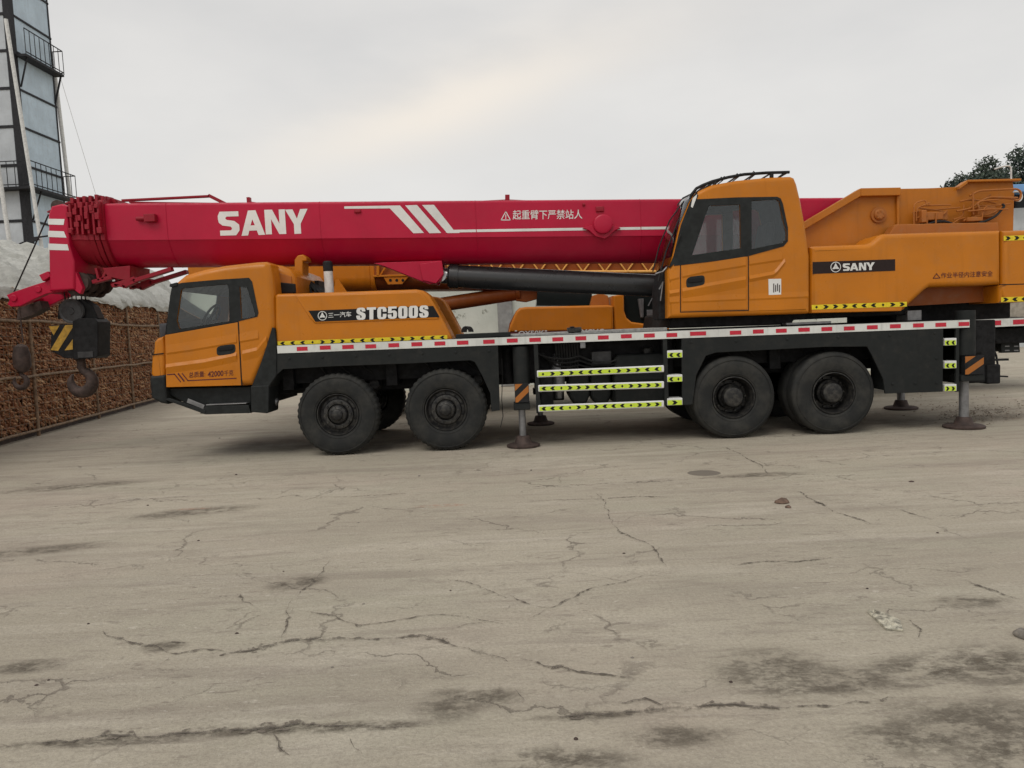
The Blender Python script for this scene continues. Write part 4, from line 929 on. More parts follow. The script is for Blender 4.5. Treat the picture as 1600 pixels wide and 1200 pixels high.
def wpipe(pts, y, r): m.tube([(A(px, py, y)[0], y, A(px, py, y)[1]) for px, py in pts], r, 8)
wpipe([(1020,424),(1030,385),(1046,345),(1068,315),(1080,310)], KO+.25, .009); wpipe([(1028,440),(1040,395),(1060,345),(1076,316)], KO+.1, .010); wpipe([(1058,382),(1061,372),(1064,366)], KO-.03, .010); m.build('wiper_arm', 'hose', oc, split=True)
m = MB(); m.prism(AA([(1030,500),(1029,452),(1036,420),(1045,412),(1046,500)], KO+.2), KO+.2, KO+.7); m.build('cab_front_frame', 'underbody', oc, .02)
m = MB(); wpipe([(1024,428),(1036,424),(1044,415)], KO+.1, .012); wpipe([(1030,452),(1036,440),(1032,470)], KO+.15, .010); m.build('front_hose', 'rod', oc, split=True)
m = MB(); yc = KO+.3; x0, z0 = A(1185,400,yc)
m.rprism([(x0-.35, z0-.25), (x0-.3, z0-.1), (x0+.1, z0-.14), (x0+.12, z0-.3)], yc, yc+.45, .03, 2); m.rprism([(x0+.02, z0-.2), (x0+.14, z0+.45), (x0+.24, z0+.45), (x0+.2, z0-.2)], yc, yc+.45, .03, 2); m.build('operator_seat', 'seat', oc)

# ---- boom
def boomsec(px, yt, yf, yb, g=0.0, wdt=.84, n=8):      # a U section: flat top, straight sides, round belly
    x, zt = A(px, yt, YB); zf = A(px, yf, YB)[1]; zb = A(px, yb, YB+.2)[1]; cy = YB+wdt/2; hw = wdt/2+g; zt += g; zb -= g
    L_ = [(x, cy-hw+.05, zt), (x, cy-hw+.015, zt-.015), (x, cy-hw, zt-.05), (x, cy-hw, zf+.004), (x, cy-hw+.014, zf-.004)]
    for u_, d_ in ((.13, .22), (.25, .46), (.38, .66), (.54, .83), (.74, .95), (1, 1)): L_.append((x, cy-hw+hw*u_, zf-(zf-zb)*d_))
    R_ = [(x, 2*cy-y, z) for x, y, z in L_[:-1]][::-1]
    return L_+R_
def bpx(px):
    return (317-7*(px-165)/895, 376-7.5*(px-175)/875, 417.5-8.5*(px-205)/830)
m = MB(); m.loops([boomsec(p, *bpx(p)) for p in (163, 400, 700, 1060, 1330, 1470)]); boom = m.build('boom', 'red', crane, 0, 38)
m = MB()
for i in range(6):                                     # nested section heads
    p = 163-i*9.5; t, f_, b = bpx(p); g = .045-.014*i
    m.loops([boomsec(q, t+i*.8, f_-.3*i, b+2-i*1.2, g-(.03 if k in (0, 3) else 0), .84-.03*i) for k, q in enumerate((p-8.2, p-7.4, p-1.0, p))])
m.loops([boomsec(q, bpx(163)[0]+5, 375, bpx(163)[2]-6, 0, .62) for q in (90, 163)])
sh = m.build('section_head', 'red_dark', boom)
m = MB(); rr = random.Random(5)
for i in range(6):
    px = 159-i*9.5; a, b = A(px, 316+i*.7, YB), A(px, 369-rr.uniform(0, 4), YB); dp = .045+.012*(5-i)+.02*rr.random()
    m.box(a[0]-.018, a[0]+.014, YB-dp, YB+.05, b[1], a[1])
    for k in range(rr.choice((2, 3, 3))):
        z = a[1]+(b[1]-a[1])*rr.uniform(.05, .95); h_ = rr.uniform(.015, .05); m.box(a[0]-.045, a[0]+rr.uniform(.0, .03), YB-dp-rr.uniform(.0, .03), YB, z-h_, z+h_)
    x, z = A(158-i*9.5, 311+i*.7, YB); m.box(x-.035, x+.035, YB+.1, YB+.75, z-.05, z+.03+rr.random()*.05); m.box(x-.02, x+.025, YB+.02, YB+.10, z-.03, z+.05+.05*rr.random())
m.build('guide_block', 'red_dark', sh, .006)
# letters, stripe and slash marks
y = YB-.003; m = MB(); a1 = .9
line(m, [(698,361.3),(925,357.7)], 4.4, YB, y)
line(m, [(960,357.3),(1062,355.8)], 4.4, YB, y)
m.build('white_stripe', 'white', boom, split=True)
m = MB()
sany(m, [(342.5,375,368.3,367.5,37.5), (377.5,414.5,368.5,366.8,39), (415.5,447.5,366.3,365.5,38.5), (448,483,366,364.6,38.5)], YB, y); m.build('boom_lettering', 'white', boom)
m = MB()
m.poly(AA([(538,322.5),(625,321),(625,325.2),(612,325.6),(538,326.2)], YB), y)
for q in ([(609,325.3),(625,321),(662.5,364),(646,364.5)], [(633,321),(651.5,320.3),(689.5,364),(671,364.5)], [(659.5,320.3),(678,320),(709,359.5),(718,361),(718,364),(699,364.3)]): m.poly(AA(q, YB), y-.0004)
m.build('slash_mark', 'white', boom, split=True)
m = MB(); write(m, '起重臂下严禁站人', (801,343.2), (910,342.2), (801,328.5), YB, y, .006)
for p, q in (((783,343.8),(797.5,343.8)), ((783,343.8),(790.3,330.5)), ((790.3,330.5),(797.5,343.8)), ((790.3,335.5),(790.3,339.8)), ((790.3,341),(790.3,342))): line(m, [p, q], 1.3, YB, y)
m.build('warning_lettering', 'white', boom)
m = MB(); cx, cz = A(941,351.5,YB)
m.rprism(AA([(910,357),(922,353),(960,353),(969,357),(960,361),(951,370),(944,374),(930,370),(920,361)], YB), YB-.06, YB+.01, .012, 2)
m.lathe((cx, YB, cz), [(.001, -.13), (.11, -.13), (.135, -.115), (.14, -.06), (.14, 0)], 36); m.build('side_boss', 'red', boom)
for px in (258, 498, 742, 1000):                       # welded seams round the boom
    t_, f_, b_ = bpx(px); m = MB(); sec = boomsec(px, t_, f_, b_, .0); half = sec[:len(sec)//2+1]
    m.tube([(x, y_-.001 if y_ < YB+.1 else y_, z) for x, y_, z in half], .0055, 6); m.build('weld_seam', 'red', boom)
m = MB()
for x, yy, w_, h_ in ((937,327,6,4), (559,330.5,5,2.5), (912,320,2,2)): p = A(x, yy, YB); m.rprism([(p[0]-w_/105, p[1]-h_/105), (p[0]+w_/105, p[1]-h_/105), (p[0]+w_/105, p[1]+h_/105), (p[0]-w_/105, p[1]+h_/105)], YB-.03, YB+.01, .012, 2)
p = A(229,342,YB); m.tube([(p[0]-.13, YB-.04, p[1]), (p[0]+.1, YB-.04, p[1])], .03, 10); m.box(p[0], p[0]+.16, YB-.09, YB+.0, p[1]-.055, p[1]+.055); m.build('pad_adjuster', 'red_dark', boom, .006, split=True)
m = MB()
def bbar(p, q, wd, y0=YB+.2, y1=YB+.28): a, b = A(*p, YB), A(*q, YB); m.bar((a[0], (y0+y1)/2, a[1]), (b[0], (y0+y1)/2, b[1]), y1-y0, wd/105)
bbar((178,309),(318,302),3); bbar((316,301),(342,314),5); bbar((190,312),(330,314),2); bbar((380.5,316),(379.5,304),5); bbar((383,312),(398,314),2); bbar((792.5,314),(792.5,300),7); bbar((740,311),(790,308.5),1.5); bbar((795,308.5),(850,311),1.5); bbar((340,313.5),(470,313),1); bbar((168,311),(150,307),6); bbar((160,311),(160,304),3); m.build('rope_guide', 'red_dark', boom, .004, split=True)
# luffing cylinder and its brackets
m = MB(); y0 = D+1.15
m.prism(AA([(583,411),(600,410),(690,407),(693,428),(689,439),(681,443),(670,444),(655,438),(600,416)], YB+.15), YB+.15, YB+.25); m.prism(AA([(583,411),(690,407),(693,428),(681,443),(655,438),(600,416)], YB+.15), YB+.55, YB+.65)
m.prism(AA([(655,412),(690,407),(693,428),(681,443),(660,438)], YB+.1), YB+.12, YB+.15); m.build('cylinder_bracket', 'red', boom, .008, split=True)
m = MB(); a, b = Vector(P3(700, 431.5, YC)), Vector(P3(1040, 447, YC)); t = (b-a).normalized()
m.tube([a, a+t*.03, a+t*.03, a+t*.16, a+t*.16, b], [.155, .17, .19, .19, .172, .168], 36); lc = m.build('luffing_cylinder', 'cyl', crane)
m = MB(); m.tube([a-t*.10, a+t*.02], .12, 24); m.tube([a-t*.12, a-t*.01], [.06, .06], 16); m.lathe((a.x-.1, YC, a.z), [(.09, -.2), (.09, .2)], 24); m.build('rod_eye', 'chrome', lc)
# boom head and fly jib stub
m = MB(); hy0, hy1 = YB-.06, YB+.9
m.rprism(AA([(77,455),(75.5,380),(75,335),(80,322),(96,318),(104,322),(106,345),(108,382),(116,408),(116,452)], YB-.06), hy0, hy1, .03, 3); hd = m.build('boom_head', 'red', boom)
m = MB()
for q in ([(75.2,341.8),(101,342.3),(99.5,351.5),(75.4,350.8)], [(75.2,360.5),(100,361.5),(104,371.3),(75.4,370.3)], [(75.4,380.5),(105.5,381.8),(108,391.3),(75.7,390.5)]): m.poly(AA(q, YB-.06), hy0-.003)
m.build('white_band', 'white', hd, split=True)
m = MB()
for x, yy, r_ in ((92,323,.09), (102,328,.08), (126,441,.145), (119,452,.10)):
    p = A(x, yy, YB+.1)
    for k in range(4): m.lathe((p[0], YB+.05+k*.2, p[1]), [(.02, 0), (r_, 0), (r_-.02, .03), (r_-.02, .05), (r_, .08), (.02, .08)], 28)
m.build('sheave', 'rust', hd, split=True)
m = MB()
m.prism(AA([(10,461),(20,456.5),(48,447),(70,440),(90,430),(112,432),(116,450),(96,455),(72,459),(52,468),(32,478),(17,479.5),(11,475),(15,469)], YB), YB, YB+.10); m.prism(AA([(10,461),(20,456.5),(48,447),(70,440),(90,430),(112,432),(116,450),(96,455),(72,459),(52,468),(32,478),(17,479.5),(11,475),(15,469)], YB), YB+.6, YB+.7)
for x, yy in ((22,466),(60,452)): p = A(x, yy, YB); m.tube([(p[0], YB-.02, p[1]), (p[0], YB+.72, p[1])], .05, 14)
m.prism(AA([(64,430),(78,424),(82,432),(70,440)], YB), YB-.05, YB+.75); m.prism(AA([(113,428),(120,425),(131,450),(127,460),(116,452)], YB), YB-.03, YB+.05); m.build('jib_arm', 'red', hd, .008)
m = MB()
m.prism(AA([(160,419),(203,415),(203,437),(190,437),(168,432)], YB+.1), YB+.1, YB+.7)
for p, q, wd in (((143,418),(148,438),4), ((160,420),(153,436),4), ((137,440),(168,432),6), ((168,446),(205,434),6), ((172,444),(190,447),4), ((185,447),(205,438),6), ((202,438),(262,419),6)): bbar(p, q, wd, YB+.1, YB+.2); bbar(p, q, wd, YB+.6, YB+.7)
m.build('jib_bracket', 'red_dark', hd, .006)
m = MB()
for p, q, wd in (((74,330),(63,333),3), ((72,322),(60,328),2), ((78,318),(96,312),3), ((100,316),(118,309),4), ((80,326),(66,322),2)): bbar(p, q, wd)
m.build('head_guard', 'red_dark', hd, split=True)
# ropes, hook block, auxiliary hook
yr = YB+.4
m = MB(); a, b = P3(76, 335, yr), P3(22, 456, yr); m.tube([a, b], .012, 6)
for x0, y0, x1, y1 in ((100,455,104,478), (106,455,108,478), (112,456,113,478), (131,452,136,476), (118,456,121,480), (126,456,130,478)): m.tube([P3(x0, y0, yr+random.uniform(-.15, .15)), P3(x1, y1+4, yr+random.uniform(-.1, .1))], .009, 6)
m.build('hoist_rope', 'hose', hd, split=True)
m = MB(); hk = YB+.25
m.prism(AA([(114,562),(113,502),(122,497),(147,497),(153,503),(153,556),(148,560)], hk), hk, hk+.35)
m.prism(AA([(84,498),(86,476),(98,468),(124,467),(140,478),(149,498)], hk), hk+.08, hk+.27)
m.prism(AA([(76,548),(77,508),(114,506),(114,560),(98,560)], hk), hk+.04, hk+.32); hb = m.build('hook_block', 'black', crane, .012)
m = MB()
for q in ([(76,510),(93,508.5),(84,524)], [(102,508.3),(113.5,507.5),(113.5,512),(91,548),(79,547)], [(113.8,530),(113.8,546),(101,547.5)]): m.poly(AA(q, hk+.04), hk+.037)
m.build('block_stripe', MAT['block_yellow'], hb)
m = MB()
for dy in (.045, .175, .285):
    p = A(112,486,hk+dy); m.lathe((p[0], hk+dy-.02, p[1]), [(.001, -.012), (.05, -.012), (.055, 0), (.15, .008), (.165, 0), (.185, 0), (.17, .015), (.17, .03), (.185, .045), (.03, .045)], 36)
a, b = A(122,553,hk), A(146,558,hk); m.box(a[0], b[0], hk-.01, hk+.0, b[1], a[1]+.03); m.build('block_sheave', 'rod_dark', hb, split=True)
def hook(cx, cy, rp, y, th, parent, shank):
    m = MB(); pts = []; rs = []; c = Vector(P3(cx, cy, y)); R_ = abs(P3(cx+rp, cy, y).x-c.x)
    if shank: pts.append(c+Vector((0.02, 0, R_*2.1))); rs.append(th*.8); pts.append(c+Vector((0.02, 0, R_*1.35))); rs.append(th*.85)
    for i in range(19):
        a = radians(75-i*16.5); pts.append(c+Vector((R_*cos(a), 0, R_*sin(a)))); rs.append(th*(.8+.45*sin(pi*min(1, i/15))) if i < 15 else th*(1.0-.2*(i-14)))
    m.tube(pts, rs, 14); return m.build('hook', 'rust', parent)
hook(127.5, 596, 17, hk+.17, .075, hb, True)
m = MB(); ay = YB+.35
pa, pb = P3(30, 478, ay), P3(36, 535, ay); m.tube([pa, pb], .012, 6); p = P3(34, 560, ay)
m.lathe((p.x, p.y, 0), [(.03, p.z+.22), (.09, p.z+.18), (.12, p.z+.05), (.12, p.z-.12), (.07, p.z-.2), (.02, p.z-.22)], 24, None, 'z')
m.prism(AA([(26,500),(28,482),(62,470),(66,482),(50,492)], ay), ay, ay+.2); ah = m.build('auxiliary_hook', 'rust', crane)
hook(32, 596, 10, ay, .035, ah, True)
# ================================================================== second crane, parked behind
E2 = 14.0                                              # its near side
c2 = thing('truck_crane', (3.5, E2+1.375, 0), 'yellow-orange truck crane with a lattice jib, mostly hidden behind the red-boomed crane', 'truck crane')
X2 = lambda px, Y=E2: A(px, 500, Y)[0]
BY = E2+1.0
m = MB()
def oct_sec(px, yt, yb, Y, wdt=.85):
    x, zt = A(px, yt, Y); zb = A(px, yb, Y)[1]; c = .2; cy = Y+wdt/2; hw = wdt/2
    return [(x, cy-hw+.05, zt), (x, cy-hw, zt-.05), (x, cy-hw, zb+.30), (x, cy-hw+.06, zb+.14), (x, cy-hw+.2, zb+.03), (x, cy, zb), (x, cy+hw-.2, zb+.03), (x, cy+hw-.06, zb+.14), (x, cy+hw, zb+.30), (x, cy+hw, zt-.05), (x, cy+hw-.05, zt)]
m.loops([oct_sec(290, 378, 458, BY), oct_sec(480, 376, 457, BY), oct_sec(575, 376, 457, BY)])
m.loops([oct_sec(575, 374, 459, BY, .9), oct_sec(582, 374, 459, BY, .9)]); b2 = m.build('boom', 'orange_far', c2, .01)
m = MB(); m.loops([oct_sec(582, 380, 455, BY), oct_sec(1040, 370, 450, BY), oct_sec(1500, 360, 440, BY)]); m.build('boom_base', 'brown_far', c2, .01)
m = MB(); m.prism(AA([(583,430),(640,428.5),(640,431.5),(583,433)], BY-.1), BY-.12, BY); m.prism(AA([(598,431.5),(640,430.5),(628,444),(606,444.5)], BY-.1), BY-.10, BY-.04)
m.prism(AA([(588.5,412),(592.5,412),(592.5,431),(588.5,431)], BY-.1), BY-.12, BY-.02); m.bar(P3(594,430,BY-.06), P3(606,412,BY-.06), .04, .03); m.bar(P3(497,452,BY-.3), P3(538,456,BY-.3), .04, .05); m.prism(AA([(524,438),(528,436),(543,458),(520,458)], BY-.35), BY-.35, BY-.3)
br = m.build('jib_bracket', 'orange_far', c2, .004, split=True)
m = MB()
for px in (610, 620, 629.5): p = A(px, 438, BY-.1); m.lathe((p[0], BY-.104, p[1]), [(.001, 0), (.030, 0), (.030, .006)], 16)
m.build('bolt_hole', 'ink', br, split=True)
m = MB(); yt, yb = 404, 425.5; LY = BY-.35
for Y in (LY, LY-.0+.32):
    for yy in (402, 425.3): m.tube([P3(688, yy-.5, Y), P3(1045, yy-1, Y)], .028, 8)
    xs_ = list(range(690, 1046, 17))
    for i, px in enumerate(xs_[:-1]):
        q, r = ((px, 425), (px+17, 402)) if i % 2 else ((px, 402), (px+17, 425)); m.tube([P3(*q, Y), P3(*r, Y)], .015, 6)
m.build('lattice_jib', MAT['lattice'], c2)
m = MB(); a, b = P3(690, 476, E2+1.4), P3(806, 458, E2+1.4); m.tube([a, b], [.15, .15], 20); m.tube([b, P3(812, 457, E2+1.4)], [.17, .17], 20)
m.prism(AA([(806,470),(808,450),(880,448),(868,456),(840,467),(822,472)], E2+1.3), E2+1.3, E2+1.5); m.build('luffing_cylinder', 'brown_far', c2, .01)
m = MB(); ec2 = [(795,520),(797,508),(806,487),(812,481),(822,479.5),(952,476.5),(958,478.5),(959,517)]
m.rprism(AA(ec2, E2+.05), E2+.05, E2+.6, .05, 4); e2 = m.build('engine_cover', 'orange_far', c2)
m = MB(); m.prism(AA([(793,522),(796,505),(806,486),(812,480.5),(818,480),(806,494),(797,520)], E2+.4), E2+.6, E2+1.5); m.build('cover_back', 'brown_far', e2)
m = MB(); m.poly(AA([(796,519),(960,513.6),(960,525),(796,529)], E2+.05), E2+.044); m.build('name_band', 'maroon', e2)
m = MB(); write(m, 'QY50K', (810,526.5), (851,525.2), (810,517.3), E2+.04, E2+.040, .02); write(m, 'XCMG', (908,523.6), (944,522.4), (908,514.8), E2+.04, E2+.040, .03)
for cx in (806, 853): p = A(cx, 517, E2+.04); m.poly([(p[0]-.02, p[1]-.012), (p[0]+.02, p[1]-.012), (p[0]+.02, p[1]+.012), (p[0]-.02, p[1]+.012)], E2+.04)
m.build('lettering', 'white', e2)
m = MB(); m.rprism(AA([(958,462),(975,459.5),(975.5,485),(979,496),(987,503),(1046,511),(1046,519),(960,519)], E2+.1), E2+.1, E2+.9, .04, 3); m.build('cab_frame', 'orange_far', c2)
m = MB(); m.prism(AA([(975,455),(1048,455),(1048,513),(985,505),(976,497)], E2+.3), E2+.25, E2+1.0); m.prism(AA([(838,478),(840,446),(925,446),(925,478)], E2+.9), E2+.9, E2+1.6); m.build('cab_window', 'opaque_glass', c2, .01)
m = MB(); m.prism(AA([(922,478),(926,462),(938,458),(950,462),(953,478)], E2+.5), E2+.5, E2+.7); m.build('winch_housing', 'orange_worn', c2, .01)
m = MB(); p = P3(1003, 496, E2+.2); q = P3(1001, 467, E2+.2); m.tube([p, q], [.03, .06], 12); r = P3(1019, 488, E2+.2); m.box(r.x-.10, r.x+.10, E2+.2, E2+.3, r.z-.06, r.z+.05); m.tube([P3(1013, 478, E2+.2), P3(1019, 466, E2+.2), P3(1026, 478, E2+.2)], .015, 8); m.build('mirror_bracket', 'rod', c2, .006)
ZD = A(1570, 504, E2)[1]; xr = A(1650, 500, E2)[0]; xl = A(420, 540, E2)[0]
m = MB(); m.box(xl, xr, E2, E2+2.7, ZD-.08, ZD+.08); m.build('deck', 'grey', c2, .01)
m = MB(); m.poly([(xl, ZD-.075), (xr-.02, ZD-.075), (xr-.02, ZD+.075), (xl, ZD+.075)], E2-.004); s2 = m.build('reflective_strip', 'strip_white', c2)
m = MB(); x = xl+.15; x0_ = A(1546.5, 504, E2)[0]; stp = A(1582.5, 504, E2)[0]-x0_
k = int((x0_-xl)/stp)
for i in range(-k, 4):
    xx = x0_+i*stp
    if xx+.22 < xr: m.poly([(xx, ZD-.045), (xx+.21, ZD-.045), (xx+.21, ZD+.045), (xx, ZD+.045)], E2-.007)
m.build('red_block', 'strip_red', s2, split=True)
m = MB(); m.box(xl, xr-.3, E2+.7, E2+2.0, .75, ZD-.08); m.prism(AA([(1545,513),(1600,511),(1650,509),(1650,534),(1595,536),(1558,537)], E2+.3), E2+.3, E2+2.4)
m.box(A(870,540,E2)[0], A(1035,540,E2)[0], E2+.2, E2+.7, .6, ZD-.1); m.build('chassis_frame', 'underbody', c2, .02)
m = MB(); m.prism(AA([(1564,536),(1593,535.5),(1594,550.5),(1565,551.5)], E2+.4), E2+.4, E2+.5); mf = m.build('mudflap', 'plastic', c2, .006)
m = MB()
for px in (1570, 1584):
    for py in (541, 547.5): m.poly(AA([(px, py-.8), (px+7, py-1), (px+7, py+.8), (px, py+1)], E2+.4), E2+.394)
m.build('flap_mark', 'rod', mf, split=True)
m = MB(); m.prism(AA([(1534,497),(1536,478),(1545,473),(1600,470),(1650,468),(1650,497)], E2+.9), E2+.9, E2+1.8); p = A(1545, 485, E2+.7); m.lathe((p[0], E2+.5, p[1]), [(.05, 0), (.16, 0), (.16, .35), (.05, .35)], 24); m.build('winch_housing', 'beige', c2, .03)
WX2 = [A(px, 560, E2)[0] for px in (545, 680, 1150, 1265)]
m = MB(); cc = (WX2[0], E2, .54)
def mod0(r, t, k): return r
m.lathe(cc, [(r*.96, t) for r, t in tyre_prof(0)], 72, None, 'y', True); w2 = m.build('wheel', 'rubber', c2)
m = MB(); m.lathe(cc, [(.28, .06), (.27, .03), (.24, .09), (.15, .07), (.12, .0), (.001, -.01)], 40); m.build('rim', 'rim', w2)
for i, x in enumerate(WX2):
    if i: copy_part(w2, c2, x-WX2[0])
    copy_part(w2, c2, x-WX2[0], 2.35)

# ================================================================== corn crib, tarpaulin
g0, g1 = G(0, 697), G(235, 631)
cd = (g1-g0).normalized(); cn = Vector((cd.y, -cd.x, 0))        # cn points at the camera
if cn.dot(EYE-g0) < 0: cn = -cn
def onface(px, py, off=0.0):
    d = ray(px, py); o = g0+cn*off; t = (o-EYE).dot(cn)/d.dot(cn); return EYE+d*t
LEN0, LEN1, CH = -4.0, (g1-g0).length+4.5, 2.35
HB, HT2 = 0.12, onface(120, 468).z
rb = bpy.data
MAT['bamboo'] = plain('weathered_pole', (.20, .135, .085, 1), .8, 0, .35)
MAT['wire'] = plain('wire_mesh', (.22, .19, .15, 1), .6, .3, .2)
t = NT('dried_corn_cobs')
gi = t.n.new('ShaderNodeNewGeometry'); rp = t.n.new('ShaderNodeValToRGB'); t.l.new(gi.outputs['Random Per Island'], rp.inputs[0])
el = rp.color_ramp.elements; el[0].position = 0; el[0].color = (.20, .075, .034, 1); el[1].position = 1; el[1].color = (.72, .52, .34, 1)
for p, c in ((.35, (.29, .130, .066, 1)), (.62, (.40, .205, .105, 1)), (.80, (.52, .31, .175, 1)), (.93, (.64, .42, .24, 1))): e_ = el.new(p); e_.color = c
big = t.ramp(t.noise(1.1, 4), .35, .7); k = t.mix(big, rp.outputs[0], (.30, .140, .075, 1)); k2 = t.mix(.45, rp.outputs[0], k)
sp = t.ramp(t.noise(90, 2), .4, .7); t.col(t.mix(t.math('MULTIPLY', sp, .3), k2, (.10, .03, .012, 1))); t.rough(.75); t.b.inputs['Specular IOR Level'].default_value = .2
t.bump(t.noise(150, 2), .4, .004); MAT['cob'] = t.m
m = MB(); rr = random.Random(11)
def cob(c, ax, l, r):
    ref = Vector((0, 0, 1)) if abs(ax.z) < .8 else cn; a = (ref-ax*ref.dot(ax)).normalized(); b = ax.cross(a); ls = []
    for s_, k_ in ((-.5, .35), (-.36, .95), (.1, 1.0), (.40, .7), (.5, .25)):
        ls.append([tuple(c+ax*l*s_+(a*cos(2*pi*i/6)+b*sin(2*pi*i/6))*r*k_) for i in range(6)])
    m.loops(ls)
z = HB+.05
while z < HT2+.05:
    s_ = LEN0
    while s_ < LEN1:
        c = g0+cd*s_+Vector((0, 0, z+rr.uniform(-.03, .03)))-cn*rr.uniform(-.015, .075)
        ax = (cd*rr.uniform(.5, 1)+Vector((0, 0, 1))*rr.gauss(-.42, .25)+cn*rr.gauss(0, .45)).normalized()
        cob(c, ax, rr.uniform(.11, .18), rr.uniform(.018, .027)); s_ += rr.uniform(.045, .09)
    z += .036
cobs = m.build('corn_cobs', 'cob', None, 0, 50); tag(cobs, 'reddish brown dried corn cobs heaped behind the wire of the long crib', 'corn'); cobs['kind'] = 'stuff'
crib = thing('corn_crib', tuple(g0+cd*6), 'long wire crib of weathered poles holding dried corn under a pale tarpaulin', 'corn crib')
def quad_slab(m, s0, s1, z0, z1, d0, d1):
    P = []
    for d in (d0, d1):
        for s_, z_ in ((s0, z0), (s1, z0), (s1, z1), (s0, z1)): q = g0+cd*s_+cn*d; P.append((q.x, q.y, z_))
    m.add(P, [(0, 1, 2, 3), (4, 5, 6, 7), (0, 1, 5, 4), (1, 2, 6, 5), (2, 3, 7, 6), (3, 0, 4, 7)])
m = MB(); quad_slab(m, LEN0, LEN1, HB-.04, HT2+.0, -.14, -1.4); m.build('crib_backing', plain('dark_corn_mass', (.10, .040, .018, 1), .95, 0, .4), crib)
m = MB(); quad_slab(m, LEN0, LEN1, .0, HB, -.05, -1.4); m.build('base_plinth', 'rust', crib)
def spos(px, py): return (onface(px, py)-g0).dot(cd)
k = 0
for px in (-120, 48, 146, 202, 252, 290, 318):
    s_ = spos(px, 590); m = MB(); q = g0+cd*s_+cn*.05; ln = rr.uniform(-.04, .04)
    m.tube([(q.x, q.y, -.02), (q.x+ln*.5, q.y, 1.2), (q.x+ln, q.y, HT2+.10)], [.032, .03, .026], 10); m.build('post', 'bamboo', crib)
for py in (503, 586, 670):
    z_ = onface(60, py).z; m = MB(); P = []
    for i in range(24): s_ = LEN0+(LEN1-LEN0)*i/23; q = g0+cd*s_+cn*.075; P.append((q.x, q.y, z_+rr.uniform(-.012, .012)))
    m.tube(P, .026, 8); m.build('rail', 'bamboo', crib)
m = MB(); s_ = LEN0
while s_ < LEN1:
    q = g0+cd*s_+cn*.045; m.tube([(q.x, q.y, HB), (q.x+rr.uniform(-.02, .02), q.y, HT2+.05)], .0028, 4); s_ += .16
z_ = HB
while z_ < HT2+.05:
    a, b = g0+cd*LEN0+cn*.045, g0+cd*LEN1+cn*.045; m.tube([(a.x, a.y, z_), (b.x, b.y, z_)], .0028, 4); z_ += .16
m.build('wire_mesh', 'wire', crib)
# tarpaulin: a crumpled sheet drawn over the heap, hanging a little over the front edge
t = NT('pale_tarpaulin'); a = t.ramp(t.noise(1.2, 6, .6), .3, .7); k = t.mix(a, (.36, .36, .325, 1), (.52, .52, .48, 1))
dl = t.ramp(t.noise(3, 6, .7), .55, .8); t.col(t.mix(t.math('MULTIPLY', dl, .45), k, (.26, .25, .21, 1))); t.rough(.5)
t.bump(t.math('ADD', t.noise(2.6, 4, .55, (1, 1, 3.0), 'Object', None, 1.2), t.math('MULTIPLY', t.noise(9, 4, .55, (1, 1, 5)), .4)), .55, .07); MAT['tarp'] = t.m
from mathutils import noise as mn
RV = 2.2                                               # the ridge runs this far behind the face
RID = []
for px, py in ((-260, 400), (-80, 393), (0, 381), (28, 392), (75, 391), (130, 404), (180, 413), (240, 416), (290, 427), (330, 440), (380, 455)):
    q = onface(px, py, -RV); RID.append(((q-g0).dot(cd), q.z))
def tarp_h(s_, v):
    for (a, za), (b, zb) in zip(RID[:-1], RID[1:]):
        if s_ <= b: break
    u = max(0, min(1, (s_-a)/(b-a))); u = u*u*(3-2*u); r_ = za+(zb-za)*u-HT2-.06
    return r_*(sin(pi/2*v/RV)**.75 if v < RV else cos(pi/2*(v-RV)/2.2))
m = MB(); nu, nv = 240, 80; vs = []
for i in range(nu+1):
    s_ = LEN0+(LEN1-LEN0)*i/nu
    for j in range(nv+1):
        v = -.22+3.5*j/nv; q = g0+cd*s_
        if v < 0: d, zz = .10+.03*sin(s_*9)-.0*v, HT2+.06+v*(.55+.25*sin(s_*2.1+1)+.35*mn.noise(Vector((s_*1.7, 3, 0)))); d += .06*mn.noise(Vector((s_*5, v*4, 1)))
        else: d, zz = .10-v, HT2+.06+tarp_h(s_, v)
        n1 = mn.noise(Vector((s_*1.3, v*1.5, .3)))*.10+mn.noise(Vector((s_*4, v*3.5, 2)))*.022+abs(mn.noise(Vector((s_*2.2+v*1.8, v*.8, 5))))*.12
        n1 += (1-abs(mn.noise(Vector((s_*1.5+v*2.6, v*.7-s_*.3, 9)))))**6*.10+(1-abs(mn.noise(Vector((s_*.8, v*3.2+s_*.5, 4)))))**8*.09-.05; zz += (n1-.04)*(1 if v > .1 else .5); q = q+cn*d; vs.append((q.x, q.y, zz))
m.add(vs, [(i*(nv+1)+j, (i+1)*(nv+1)+j, (i+1)*(nv+1)+j+1, i*(nv+1)+j+1) for i in range(nu) for j in range(nv)])
tp_ = m.build('tarpaulin', 'tarp', None, 0, 80); so_ = tp_.modifiers.new('thickness', 'SOLIDIFY'); so_.thickness = .006
tag(tp_, 'crumpled pale grey tarpaulin spread over the top of the corn crib', 'tarpaulin')

